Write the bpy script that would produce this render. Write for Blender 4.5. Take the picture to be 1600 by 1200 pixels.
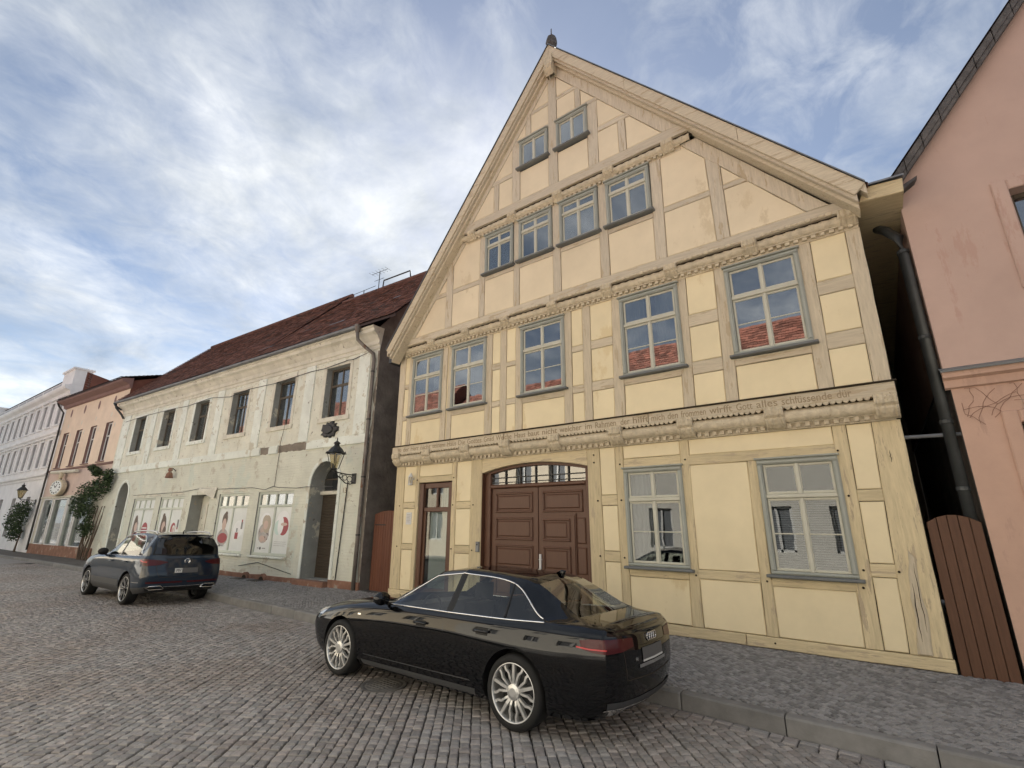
import bpy, bmesh, math, random
import numpy as np
from mathutils import Vector, Matrix
from mathutils.bvhtree import BVHTree
random.seed(7); rng = np.random.default_rng(7)
for o in list(bpy.data.objects): bpy.data.objects.remove(o, do_unlink=True)
scene = bpy.context.scene
COL = scene.collection
RAD = math.radians

# ---------------------------------------------------------------- camera
CAM_F, CAM_YAW, CAM_PITCH, CAM_ROLL, CAM_H = 745.94, RAD(-37.0624), RAD(16.3333), RAD(-0.3438), 1.92
def cam_axes():
    f = np.array([math.sin(CAM_YAW)*math.cos(CAM_PITCH), math.cos(CAM_YAW)*math.cos(CAM_PITCH), math.sin(CAM_PITCH)])
    r = np.array([math.cos(CAM_YAW), -math.sin(CAM_YAW), 0.0]); d = np.cross(f, r)
    c, s = math.cos(CAM_ROLL), math.sin(CAM_ROLL)
    return c*r + s*d, -s*r + c*d, f
_r, _d, _f = cam_axes()
cam_data = bpy.data.cameras.new('camera'); cam = bpy.data.objects.new('camera', cam_data); COL.objects.link(cam)
cam_data.sensor_width = 36.0; cam_data.lens = CAM_F/1600*36.0
cam_data.clip_start = 0.05; cam_data.clip_end = 2000
cam.matrix_world = Matrix(((_r[0], -_d[0], -_f[0], 0), (_r[1], -_d[1], -_f[1], 0), (_r[2], -_d[2], -_f[2], CAM_H), (0, 0, 0, 1)))
scene.camera = cam
scene.render.resolution_x, scene.render.resolution_y = 1024, 768

# ---------------------------------------------------------------- sun, sky, exposure
SUN_AZ = (-0.64, 0.768); SUN_EL = RAD(35)
scene.view_settings.view_transform = 'Standard'; scene.view_settings.look = 'None'
scene.view_settings.gamma = 1.0; scene.view_settings.use_curve_mapping = False
scene.view_settings.exposure = 1.92
sd = bpy.data.lights.new('sun', 'SUN'); sd.energy = 5.0; sd.angle = RAD(0.6); sd.color = (1.0, 0.93, 0.83)
sun = bpy.data.objects.new('sun', sd); COL.objects.link(sun)
sv = Vector((SUN_AZ[0]*math.cos(SUN_EL), SUN_AZ[1]*math.cos(SUN_EL), math.sin(SUN_EL)))
sun.rotation_euler = sv.to_track_quat('Z', 'Y').to_euler(); sun.location = sv*60
world = bpy.data.worlds.new('World'); scene.world = world; world.use_nodes = True
def build_world():
    nt = world.node_tree; N = nt.nodes; L = nt.links; N.clear()
    out = N.new('ShaderNodeOutputWorld'); bg = N.new('ShaderNodeBackground'); bg.inputs['Strength'].default_value = 0.05
    sky = N.new('ShaderNodeTexSky'); sky.sky_type = 'NISHITA'; sky.sun_disc = False
    sky.sun_elevation = SUN_EL; sky.sun_rotation = math.atan2(SUN_AZ[0], SUN_AZ[1])
    sky.air_density = 1.0; sky.dust_density = 0.35; sky.ozone_density = 3.0
    tc = N.new('ShaderNodeTexCoord'); sep = N.new('ShaderNodeSeparateXYZ'); L.new(tc.outputs['Generated'], sep.inputs[0])
    add = N.new('ShaderNodeMath'); add.operation = 'ADD'; add.inputs[1].default_value = 0.22; L.new(sep.outputs[2], add.inputs[0])
    mx = N.new('ShaderNodeMath'); mx.operation = 'MAXIMUM'; mx.inputs[1].default_value = 0.1; L.new(add.outputs[0], mx.inputs[0])
    dx = N.new('ShaderNodeMath'); dx.operation = 'DIVIDE'; L.new(sep.outputs[0], dx.inputs[0]); L.new(mx.outputs[0], dx.inputs[1])
    dy = N.new('ShaderNodeMath'); dy.operation = 'DIVIDE'; L.new(sep.outputs[1], dy.inputs[0]); L.new(mx.outputs[0], dy.inputs[1])
    cmb = N.new('ShaderNodeCombineXYZ'); L.new(dx.outputs[0], cmb.inputs[0]); L.new(dy.outputs[0], cmb.inputs[1])
    def noise(scale, detail, rough, dist, loc, rot, sc):
        mp = N.new('ShaderNodeMapping'); mp.inputs['Location'].default_value = loc; mp.inputs['Rotation'].default_value = (0, 0, rot); mp.inputs['Scale'].default_value = sc
        L.new(cmb.outputs[0], mp.inputs[0]); n = N.new('ShaderNodeTexNoise'); n.inputs['Scale'].default_value = scale; n.inputs['Detail'].default_value = detail
        n.inputs['Roughness'].default_value = rough; n.inputs['Distortion'].default_value = dist; L.new(mp.outputs[0], n.inputs['Vector']); return n
    n1 = noise(0.95, 10, 0.60, 0.4, (0.2, 5.5, 0), 0.6, (1.0, 0.72, 1))
    n2 = noise(9.0, 8, 0.62, 0.5, (0.4, 1.9, 0), 0.5, (1.0, 0.8, 1))
    mixn = N.new('ShaderNodeMix'); mixn.data_type = 'FLOAT'; mixn.inputs[0].default_value = 0.32
    L.new(n1.outputs['Fac'], mixn.inputs[2]); L.new(n2.outputs['Fac'], mixn.inputs[3])
    ramp = N.new('ShaderNodeValToRGB'); ramp.color_ramp.elements[0].position = 0.37; ramp.color_ramp.elements[1].position = 0.59
    ramp.color_ramp.elements[0].color = (0.06, 0.06, 0.06, 1); ramp.color_ramp.elements[1].color = (0.92, 0.92, 0.92, 1)
    L.new(mixn.outputs[0], ramp.inputs[0])
    n3 = noise(2.6, 6, 0.6, 0.3, (5.1, 3.3, 0), 0.4, (1, 1, 1))
    cr = N.new('ShaderNodeValToRGB'); cr.color_ramp.elements[0].position = 0.32; cr.color_ramp.elements[1].position = 0.66
    cr.color_ramp.elements[0].color = (2.3, 2.65, 3.1, 1); cr.color_ramp.elements[1].color = (6.2, 6.3, 6.3, 1); L.new(n3.outputs['Fac'], cr.inputs[0])
    mix = N.new('ShaderNodeMix'); mix.data_type = 'RGBA'; L.new(ramp.outputs[0], mix.inputs[0]); hz = N.new('ShaderNodeHueSaturation'); hz.inputs['Saturation'].default_value = 0.80; hz.inputs['Value'].default_value = 0.66; L.new(sky.outputs[0], hz.inputs['Color']); L.new(hz.outputs[0], mix.inputs[6]); L.new(cr.outputs[0], mix.inputs[7])
    L.new(mix.outputs[2], bg.inputs['Color']); L.new(bg.outputs[0], out.inputs[0])
build_world()
scene.render.engine = 'CYCLES'
scene.cycles.max_bounces = 8; scene.cycles.diffuse_bounces = 4; scene.cycles.glossy_bounces = 4
scene.cycles.transparent_max_bounces = 10; scene.cycles.transmission_bounces = 4

# ---------------------------------------------------------------- materials
MATS = {}
def nmat(name, col, rough=0.75, var=0.14, vscale=2.5, bump=0.25, bscale=40, bdist=0.006, stretch=(1, 1, 1), rnd=0.06,
         metal=0.0, spec=0.35, coat=0.0, dirt=None, tone=0.0, detail=5, hue=0.6, patch=None):
    """procedural surface: base colour * large noise * per-object random, fine bump; dirt=(colour, threshold, scale)"""
    m = bpy.data.materials.new(name); m.use_nodes = True; nt = m.node_tree; N = nt.nodes; L = nt.links
    b = N['Principled BSDF']; b.inputs['Roughness'].default_value = rough; b.inputs['Metallic'].default_value = metal
    b.inputs['Specular IOR Level'].default_value = spec; b.inputs['Coat Weight'].default_value = coat; b.inputs['Coat Roughness'].default_value = 0.03
    tc = N.new('ShaderNodeTexCoord'); mp = N.new('ShaderNodeMapping'); mp.inputs['Scale'].default_value = stretch; L.new(tc.outputs['Object'], mp.inputs[0])
    n = N.new('ShaderNodeTexNoise'); n.inputs['Scale'].default_value = vscale; n.inputs['Detail'].default_value = detail; n.inputs['Roughness'].default_value = 0.62; L.new(mp.outputs[0], n.inputs['Vector'])
    mr = N.new('ShaderNodeMapRange'); mr.inputs[1].default_value = 0.3; mr.inputs[2].default_value = 0.7; mr.inputs[3].default_value = 1-var; mr.inputs[4].default_value = 1+var; L.new(n.outputs['Fac'], mr.inputs[0])
    fac = mr.outputs[0]
    if rnd:
        oi = N.new('ShaderNodeObjectInfo'); r2 = N.new('ShaderNodeMapRange'); r2.inputs[3].default_value = 1-rnd; r2.inputs[4].default_value = 1+rnd; L.new(oi.outputs['Random'], r2.inputs[0])
        mu = N.new('ShaderNodeMath'); mu.operation = 'MULTIPLY'; L.new(fac, mu.inputs[0]); L.new(r2.outputs[0], mu.inputs[1]); fac = mu.outputs[0]
    if tone:
        at = N.new('ShaderNodeAttribute'); at.attribute_name = 'tone'; r3 = N.new('ShaderNodeMapRange'); r3.inputs[3].default_value = 1-tone; r3.inputs[4].default_value = 1+tone; L.new(at.outputs['Fac'], r3.inputs[0])
        mu = N.new('ShaderNodeMath'); mu.operation = 'MULTIPLY'; L.new(fac, mu.inputs[0]); L.new(r3.outputs[0], mu.inputs[1]); fac = mu.outputs[0]
    vm = N.new('ShaderNodeVectorMath'); vm.operation = 'SCALE'; vm.inputs[0].default_value = col; L.new(fac, vm.inputs['Scale'])
    colout = vm.outputs[0]
    if tone:   # slight hue drift with the tone attribute: some stones redder
        mh = N.new('ShaderNodeMix'); mh.data_type = 'RGBA'; mh.blend_type = 'MULTIPLY'; mh.inputs[7].default_value = (1.14, 0.95, 0.90, 1)
        wv = N.new('ShaderNodeMath'); wv.operation = 'PINGPONG'; wv.inputs[1].default_value = 0.13; L.new(at.outputs['Fac'], wv.inputs[0])
        ws = N.new('ShaderNodeMath'); ws.operation = 'MULTIPLY'; ws.inputs[1].default_value = 7.0*hue; ws.use_clamp = True; L.new(wv.outputs[0], ws.inputs[0])
        L.new(ws.outputs[0], mh.inputs[0]); L.new(colout, mh.inputs[6]); colout = mh.outputs[2]
    if patch:   # broad patches of another stone, by place
        ge = N.new('ShaderNodeNewGeometry'); pn = N.new('ShaderNodeTexNoise'); pn.inputs['Scale'].default_value = 0.42; pn.inputs['Detail'].default_value = 3; L.new(ge.outputs['Position'], pn.inputs['Vector'])
        pr = N.new('ShaderNodeMapRange'); pr.inputs[1].default_value = 0.47; pr.inputs[2].default_value = 0.60; L.new(pn.outputs['Fac'], pr.inputs[0])
        pm = N.new('ShaderNodeMix'); pm.data_type = 'RGBA'; pm.blend_type = 'MULTIPLY'; pm.inputs[7].default_value = (*patch, 1); L.new(pr.outputs[0], pm.inputs[0]); L.new(colout, pm.inputs[6]); colout = pm.outputs[2]
    for d in (dirt or []):
        dc, th, ds, dst = d
        mp2 = N.new('ShaderNodeMapping'); mp2.inputs['Scale'].default_value = dst; L.new(tc.outputs['Object'], mp2.inputs[0])
        dn = N.new('ShaderNodeTexNoise'); dn.inputs['Scale'].default_value = ds; dn.inputs['Detail'].default_value = 8; dn.inputs['Roughness'].default_value = 0.7; L.new(mp2.outputs[0], dn.inputs['Vector'])
        dr = N.new('ShaderNodeMapRange'); dr.inputs[1].default_value = th; dr.inputs[2].default_value = th+0.035; L.new(dn.outputs['Fac'], dr.inputs[0])
        mxn = N.new('ShaderNodeMix'); mxn.data_type = 'RGBA'; L.new(dr.outputs[0], mxn.inputs[0]); L.new(colout, mxn.inputs[6]); mxn.inputs[7].default_value = (*dc, 1); colout = mxn.outputs[2]
    L.new(colout, b.inputs['Base Color'])
    if bump:
        bn = N.new('ShaderNodeTexNoise'); bn.inputs['Scale'].default_value = bscale; bn.inputs['Detail'].default_value = 6; L.new(mp.outputs[0], bn.inputs['Vector'])
        bp = N.new('ShaderNodeBump'); bp.inputs['Strength'].default_value = bump; bp.inputs['Distance'].default_value = bdist; L.new(bn.outputs['Fac'], bp.inputs['Height']); L.new(bp.outputs[0], b.inputs['Normal'])
    MATS[name] = m; return m
def flat(name, col, rough=0.5, metal=0.0, spec=0.5, coat=0.0):
    return nmat(name, col, rough=rough, metal=metal, spec=spec, coat=coat, var=0.05, bump=0.0, rnd=0.0)
def glass_mat(name, tint, refl, rough=0.01):
    """thin pane: fresnel mirror over tinted see-through"""
    m = bpy.data.materials.new(name); m.use_nodes = True; nt = m.node_tree; N = nt.nodes; L = nt.links; N.clear()
    out = N.new('ShaderNodeOutputMaterial'); tr = N.new('ShaderNodeBsdfTransparent'); tr.inputs[0].default_value = (*tint, 1)
    gl = N.new('ShaderNodeBsdfGlossy'); gl.inputs['Roughness'].default_value = rough; gl.inputs['Color'].default_value = (0.95, 0.97, 1, 1)
    fr = N.new('ShaderNodeLayerWeight'); fr.inputs['Blend'].default_value = 0.5
    pw = N.new('ShaderNodeMath'); pw.operation = 'POWER'; pw.inputs[1].default_value = 4.0; L.new(fr.outputs['Facing'], pw.inputs[0])
    mr = N.new('ShaderNodeMapRange'); mr.inputs[3].default_value = refl; mr.inputs[4].default_value = 1.0; L.new(pw.outputs[0], mr.inputs[0])
    nz = N.new('ShaderNodeTexNoise'); nz.inputs['Scale'].default_value = 1.7; bp = N.new('ShaderNodeBump'); bp.inputs['Strength'].default_value = 0.02; bp.inputs['Distance'].default_value = 0.05
    tcg = N.new('ShaderNodeTexCoord'); L.new(tcg.outputs['Object'], nz.inputs['Vector']); L.new(nz.outputs['Fac'], bp.inputs['Height']); L.new(bp.outputs[0], gl.inputs['Normal'])
    mx = N.new('ShaderNodeMixShader'); L.new(mr.outputs[0], mx.inputs[0]); L.new(tr.outputs[0], mx.inputs[1]); L.new(gl.outputs[0], mx.inputs[2]); L.new(mx.outputs[0], out.inputs[0])
    MATS[name] = m; return m
def brick_bump(m, w=0.26, h=0.085, strength=0.5):
    """running-bond relief on a wall whose local x runs along it and z is up"""
    nt = m.node_tree; N = nt.nodes; L = nt.links; b = N['Principled BSDF']
    tc = N.new('ShaderNodeTexCoord'); sp = N.new('ShaderNodeSeparateXYZ'); L.new(tc.outputs['Object'], sp.inputs[0]); cb = N.new('ShaderNodeCombineXYZ'); L.new(sp.outputs[0], cb.inputs[0]); L.new(sp.outputs[2], cb.inputs[1])
    bt = N.new('ShaderNodeTexBrick'); bt.inputs['Scale'].default_value = 1.0; bt.inputs['Brick Width'].default_value = w; bt.inputs['Row Height'].default_value = h; bt.inputs['Mortar Size'].default_value = 0.012; bt.inputs['Mortar Smooth'].default_value = 0.4
    L.new(cb.outputs[0], bt.inputs['Vector'])
    bp = N.new('ShaderNodeBump'); bp.invert = True; bp.inputs['Strength'].default_value = strength; bp.inputs['Distance'].default_value = 0.012; L.new(bt.outputs['Fac'], bp.inputs['Height'])
    old = b.inputs['Normal'].links[0].from_socket if b.inputs['Normal'].links else None
    if old: L.new(old, bp.inputs['Normal'])
    L.new(bp.outputs[0], b.inputs['Normal'])

GREY_DIRT = (0.16, 0.13, 0.10)
nmat('plaster_yellow', (0.78, 0.675, 0.45), rough=0.9, var=0.07, vscale=1.1, bump=0.35, bscale=70, bdist=0.004, rnd=0.025, spec=0.2, dirt=[((0.70, 0.58, 0.355), 0.60, 0.9, (1, 1, 0.5)), ((0.62, 0.50, 0.31), 0.70, 2.6, (1, 1, 1))])
nmat('plaster_cream', (0.73, 0.63, 0.455), rough=0.9, var=0.07, vscale=1.1, bump=0.35, bscale=70, bdist=0.004, rnd=0.025, spec=0.2, dirt=[((0.65, 0.545, 0.375), 0.60, 0.9, (1, 1, 0.5)), ((0.59, 0.48, 0.325), 0.69, 2.6, (1, 1, 1))])
CR = (0.20, 0.155, 0.10)
for nm, c in (('timber_ochre', (0.60, 0.505, 0.32)), ('timber_beige', (0.58, 0.505, 0.375)), ('timber_grey', (0.56, 0.495, 0.385))):
    nmat(nm+'_v', c, rough=0.8, var=0.13, vscale=4, bump=0.55, bscale=9, bdist=0.012, stretch=(9, 9, 0.8), rnd=0.07, spec=0.25, dirt=[((0.47, 0.385, 0.265), 0.57, 3.0, (4, 4, 0.6)), (CR, 0.672, 5.0, (7, 7, 0.35))])
    nmat(nm+'_h', c, rough=0.8, var=0.13, vscale=4, bump=0.55, bscale=9, bdist=0.012, stretch=(0.8, 9, 9), rnd=0.07, spec=0.25, dirt=[((0.47, 0.385, 0.265), 0.57, 3.0, (0.6, 4, 4)), (CR, 0.672, 5.0, (0.35, 7, 7))])
nmat('carving', (0.58, 0.505, 0.37), rough=0.85, var=0.18, vscale=9, bump=0.8, bscale=34, bdist=0.02, rnd=0.05, spec=0.2, dirt=[((0.34, 0.27, 0.18), 0.62, 16, (1, 1, 1))])
flat('letter', (0.30, 0.235, 0.15), 0.9)
flat('joint_dark', (0.05, 0.04, 0.03), 0.95, spec=0.1)
nmat('casing', (0.34, 0.355, 0.315), rough=0.5, var=0.08, bump=0.1, spec=0.4, rnd=0.03)
nmat('sash', (0.52, 0.51, 0.42), rough=0.5, var=0.06, bump=0.1, spec=0.4, rnd=0.03)
nmat('slate_sill', (0.155, 0.165, 0.165), rough=0.55, var=0.12, bump=0.1)
glass_mat('pane', (0.50, 0.53, 0.53), 0.24)
glass_mat('pane_low', (0.60, 0.62, 0.62), 0.07)
glass_mat('shop_pane', (0.72, 0.75, 0.74), 0.08)
flat('room_dark', (0.03, 0.03, 0.032), 0.95, spec=0.05)  # near-black colour stands in for the unlit rooms behind the panes
nmat('curtain', (0.55, 0.56, 0.56), rough=0.95, var=0.15, vscale=10, stretch=(4, 4, 0.1), bump=0.3, bscale=8)
nmat('blind', (0.30, 0.32, 0.34), rough=0.7, var=0.05, bump=0)
nmat('brown_paint', (0.105, 0.047, 0.027), rough=0.42, var=0.10, vscale=5, bump=0.25, bscale=14, stretch=(6, 6, 0.7), rnd=0.03, spec=0.45, dirt=[((0.19, 0.12, 0.09), 0.70, 7, (3, 3, 1))])
nmat('board_brown', (0.115, 0.056, 0.032), rough=0.6, var=0.14, vscale=5, bump=0.4, bscale=12, stretch=(8, 8, 0.5), rnd=0.07)
nmat('board_red', (0.145, 0.058, 0.034), rough=0.6, var=0.14, vscale=5, bump=0.4, bscale=12, stretch=(8, 8, 0.5), rnd=0.07)
nmat('stone', (0.26, 0.25, 0.235), rough=0.85, var=0.2, vscale=6, bump=0.5, bscale=50, bdist=0.006, rnd=0.08)
nmat('plinth_red', (0.24, 0.13, 0.09), rough=0.9, var=0.3, vscale=3, bump=0.6, bscale=25, bdist=0.015, dirt=[((0.33, 0.30, 0.25), 0.60, 3, (1, 1, 1))])
nmat('iron', (0.012, 0.013, 0.013), rough=0.45, var=0.1, bump=0.1, spec=0.5)
nmat('zinc', (0.20, 0.21, 0.22), rough=0.5, var=0.2, vscale=3, bump=0.1, metal=0.6, rnd=0.0)
nmat('pipe_dark', (0.055, 0.06, 0.06), rough=0.45, var=0.25, vscale=3, bump=0.1, metal=0.3, rnd=0.0)
nmat('rust_pipe', (0.19, 0.17, 0.15), rough=0.6, var=0.3, vscale=4, bump=0.2, metal=0.3, dirt=[((0.14, 0.07, 0.04), 0.58, 4, (1, 1, 0.4))])
PEEL = [((0.55, 0.53, 0.44), 0.57, 1.6, (1, 1, 1)), ((0.36, 0.32, 0.25), 0.625, 3.8, (1, 1, 1)), ((0.10, 0.085, 0.065), 0.64, 5.0, (1, 1, 0.8))]
nmat('wall_peel', (0.68, 0.68, 0.585), rough=0.92, var=0.12, vscale=1.5, bump=0.5, bscale=40, bdist=0.012, rnd=0, spec=0.15, dirt=[((0.68, 0.70, 0.62), 0.54, 0.9, (1, 1, 1))] + [((0.57, 0.55, 0.45), 0.57, 2.2, (1, 1, 1)), ((0.38, 0.35, 0.27), 0.61, 4.6, (1, 1, 1)), ((0.11, 0.095, 0.07), 0.615, 8.0, (1, 1, 0.8))])
nmat('wall_lower', (0.67, 0.68, 0.585), rough=0.9, var=0.10, vscale=1.2, bump=0.4, bscale=40, bdist=0.008, rnd=0, spec=0.15, dirt=[((0.62, 0.66, 0.58), 0.56, 0.8, (1, 1, 0.6))] + PEEL)
brick_bump(MATS['wall_lower'], strength=0.8); brick_bump(MATS['wall_peel'], strength=0.35)
nmat('pilaster_white', (0.72, 0.76, 0.70), rough=0.9, var=0.10, vscale=2, bump=0.4, bscale=40, bdist=0.008, rnd=0.04, spec=0.15, dirt=PEEL)
nmat('cornice_cream', (0.63, 0.61, 0.52), rough=0.9, var=0.14, vscale=2, bump=0.4, bscale=40, bdist=0.008, rnd=0.0, dirt=PEEL)
nmat('bare_render', (0.23, 0.20, 0.165), rough=0.95, var=0.25, vscale=3, bump=0.9, bscale=14, bdist=0.03, rnd=0.0)
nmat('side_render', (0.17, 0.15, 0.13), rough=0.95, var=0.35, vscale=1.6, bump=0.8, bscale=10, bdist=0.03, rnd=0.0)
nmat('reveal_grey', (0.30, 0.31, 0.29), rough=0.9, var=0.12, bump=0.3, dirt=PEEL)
nmat('old_frame', (0.10, 0.085, 0.065), rough=0.75, var=0.2, bump=0.3, bscale=12, stretch=(5, 5, 1))
nmat('shop_frame', (0.58, 0.62, 0.54), rough=0.6, var=0.08, bump=0.15)
nmat('door_dark', (0.065, 0.052, 0.038), rough=0.75, var=0.25, vscale=6, bump=0.5, bscale=10, stretch=(0.8, 5, 9))
flat('poster_white', (0.72, 0.75, 0.73), 0.45)
for nm, c in (('print_red', (0.34, 0.055, 0.065)), ('print_skin', (0.56, 0.42, 0.36)), ('print_grey', (0.22, 0.22, 0.22)), ('print_hair', (0.11, 0.075, 0.055)), ('print_blond', (0.42, 0.36, 0.28)), ('print_pale', (0.80, 0.82, 0.82)), ('print_black', (0.02, 0.02, 0.02)), ('print_mint', (0.55, 0.70, 0.66))): flat(nm, c, 0.45)
nmat('print_photo', (0.42, 0.40, 0.39), rough=0.45, var=0.4, vscale=5, bump=0, rnd=0, dirt=[((0.52, 0.41, 0.36), 0.54, 4.0, (1, 1, 1)), ((0.12, 0.10, 0.09), 0.60, 5.0, (1, 1, 1))])
nmat('tile_old', (0.150, 0.080, 0.066), rough=0.85, var=0.25, vscale=1.4, bump=0.4, bscale=30, rnd=0.0, tone=0.45, spec=0.2, dirt=[((0.085, 0.062, 0.058), 0.56, 1.3, (1, 1, 1))])
nmat('tile_dark', (0.060, 0.045, 0.045), rough=0.85, var=0.25, vscale=1.4, bump=0.4, bscale=30, rnd=0.0, tone=0.4, spec=0.2)
nmat('tile_red', (0.17, 0.075, 0.055), rough=0.85, var=0.2, vscale=1.2, bump=0.4, bscale=30, rnd=0.0, tone=0.4, spec=0.2)
nmat('peach', (0.74, 0.61, 0.48), rough=0.9, var=0.09, vscale=1.1, bump=0.3, bscale=50, rnd=0, dirt=[((0.36, 0.26, 0.18), 0.68, 1.6, (1.4, 1.4, 0.5))])
nmat('salmon', (0.58, 0.46, 0.40), rough=0.9, var=0.1, vscale=1.5, bump=0.3, bscale=50, rnd=0)
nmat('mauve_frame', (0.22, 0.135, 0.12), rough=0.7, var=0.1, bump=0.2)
nmat('stucco_white', (0.78, 0.78, 0.775), rough=0.9, var=0.09, vscale=1.0, bump=0.3, bscale=40, rnd=0.02, dirt=[((0.42, 0.43, 0.44), 0.66, 1.2, (1.5, 1.5, 0.4))])
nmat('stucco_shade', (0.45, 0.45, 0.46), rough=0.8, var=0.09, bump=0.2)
nmat('pink', (0.53, 0.385, 0.325), rough=0.92, var=0.08, vscale=0.9, bump=0.4, bscale=60, bdist=0.005, rnd=0, spec=0.15, dirt=[((0.49, 0.335, 0.275), 0.58, 1.3, (1.6, 1.6, 0.35))])
nmat('pink_warm', (0.55, 0.37, 0.285), rough=0.92, var=0.10, vscale=1.1, bump=0.4, bscale=60, bdist=0.005, rnd=0, spec=0.15, dirt=[((0.50, 0.335, 0.26), 0.57, 1.7, (1.5, 1.5, 0.4)), ((0.42, 0.29, 0.23), 0.70, 3.0, (1, 1, 0.8))])
nmat('slate_verge', (0.10, 0.095, 0.093), rough=0.8, var=0.4, vscale=8, bump=0.8, bscale=25, bdist=0.02)
nmat('cobble', (0.262, 0.254, 0.245), rough=0.62, var=0.22, vscale=9, bump=0.5, bscale=60, bdist=0.005, rnd=0.0, tone=0.24, hue=0.4, patch=(0.92, 0.87, 0.83), spec=0.4)
nmat('mosaic', (0.225, 0.223, 0.221), rough=0.7, var=0.16, vscale=8, bump=0.4, bscale=90, bdist=0.003, rnd=0.0, tone=0.30, hue=0.12, spec=0.35)
nmat('joint_sand', (0.105, 0.098, 0.090), rough=0.95, var=0.35, vscale=4, bump=0.6, bscale=60, bdist=0.006, rnd=0)
nmat('road_joint', (0.078, 0.072, 0.066), rough=0.95, var=0.35, vscale=4, bump=0.6, bscale=60, bdist=0.006, rnd=0)
nmat('kerb', (0.19, 0.187, 0.182), rough=0.8, var=0.18, vscale=5, bump=0.5, bscale=55, bdist=0.006, rnd=0.10)
nmat('leaf_a', (0.050, 0.082, 0.030), rough=0.55, var=0.3, vscale=3, bump=0, rnd=0)
nmat('leaf_b', (0.028, 0.050, 0.022), rough=0.55, var=0.3, vscale=3, bump=0, rnd=0)
nmat('bark', (0.10, 0.075, 0.055), rough=0.9, var=0.3, vscale=6, bump=0.8, bscale=18, stretch=(4, 4, 1))
nmat('paint_black', (0.0030, 0.0032, 0.0038), rough=0.4, var=0.05, bump=0, rnd=0, spec=0.0, coat=1.0)
nmat('paint_blue', (0.010, 0.020, 0.036), rough=0.4, var=0.05, bump=0, rnd=0, spec=0.1, coat=1.0)
nmat('tyre', (0.012, 0.012, 0.012), rough=0.8, var=0.15, bump=0.2, bscale=60, rnd=0)
nmat('plastic_black', (0.010, 0.010, 0.010), rough=0.5, var=0.05, bump=0.1, bscale=120, rnd=0)
nmat('plastic_grey', (0.055, 0.056, 0.058), rough=0.55, var=0.05, bump=0.1, bscale=120, rnd=0)
flat('alloy', (0.60, 0.60, 0.59), 0.32, metal=0.75)
flat('alloy_dark', (0.02, 0.02, 0.022), 0.3, metal=0.5)
flat('chrome', (0.78, 0.78, 0.78), 0.10, metal=1.0)
flat('lamp_red', (0.06, 0.003, 0.005), 0.3, spec=0.3, coat=0.25)
flat('lamp_red_bright', (0.45, 0.02, 0.025), 0.3, coat=0.2)
flat('lamp_clear', (0.45, 0.47, 0.50), 0.08, coat=1.0, metal=0.4)
flat('plate_white', (0.62, 0.62, 0.60), 0.5)
flat('plate_blur', (0.10, 0.10, 0.10), 0.6)
flat('seat', (0.025, 0.024, 0.023), 0.7)
glass_mat('car_glass', (0.74, 0.78, 0.74), 0.06)
glass_mat('car_glass_dark', (0.16, 0.19, 0.19), 0.06)
glass_mat('lantern_glass', (0.75, 0.68, 0.5), 0.08)
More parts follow.
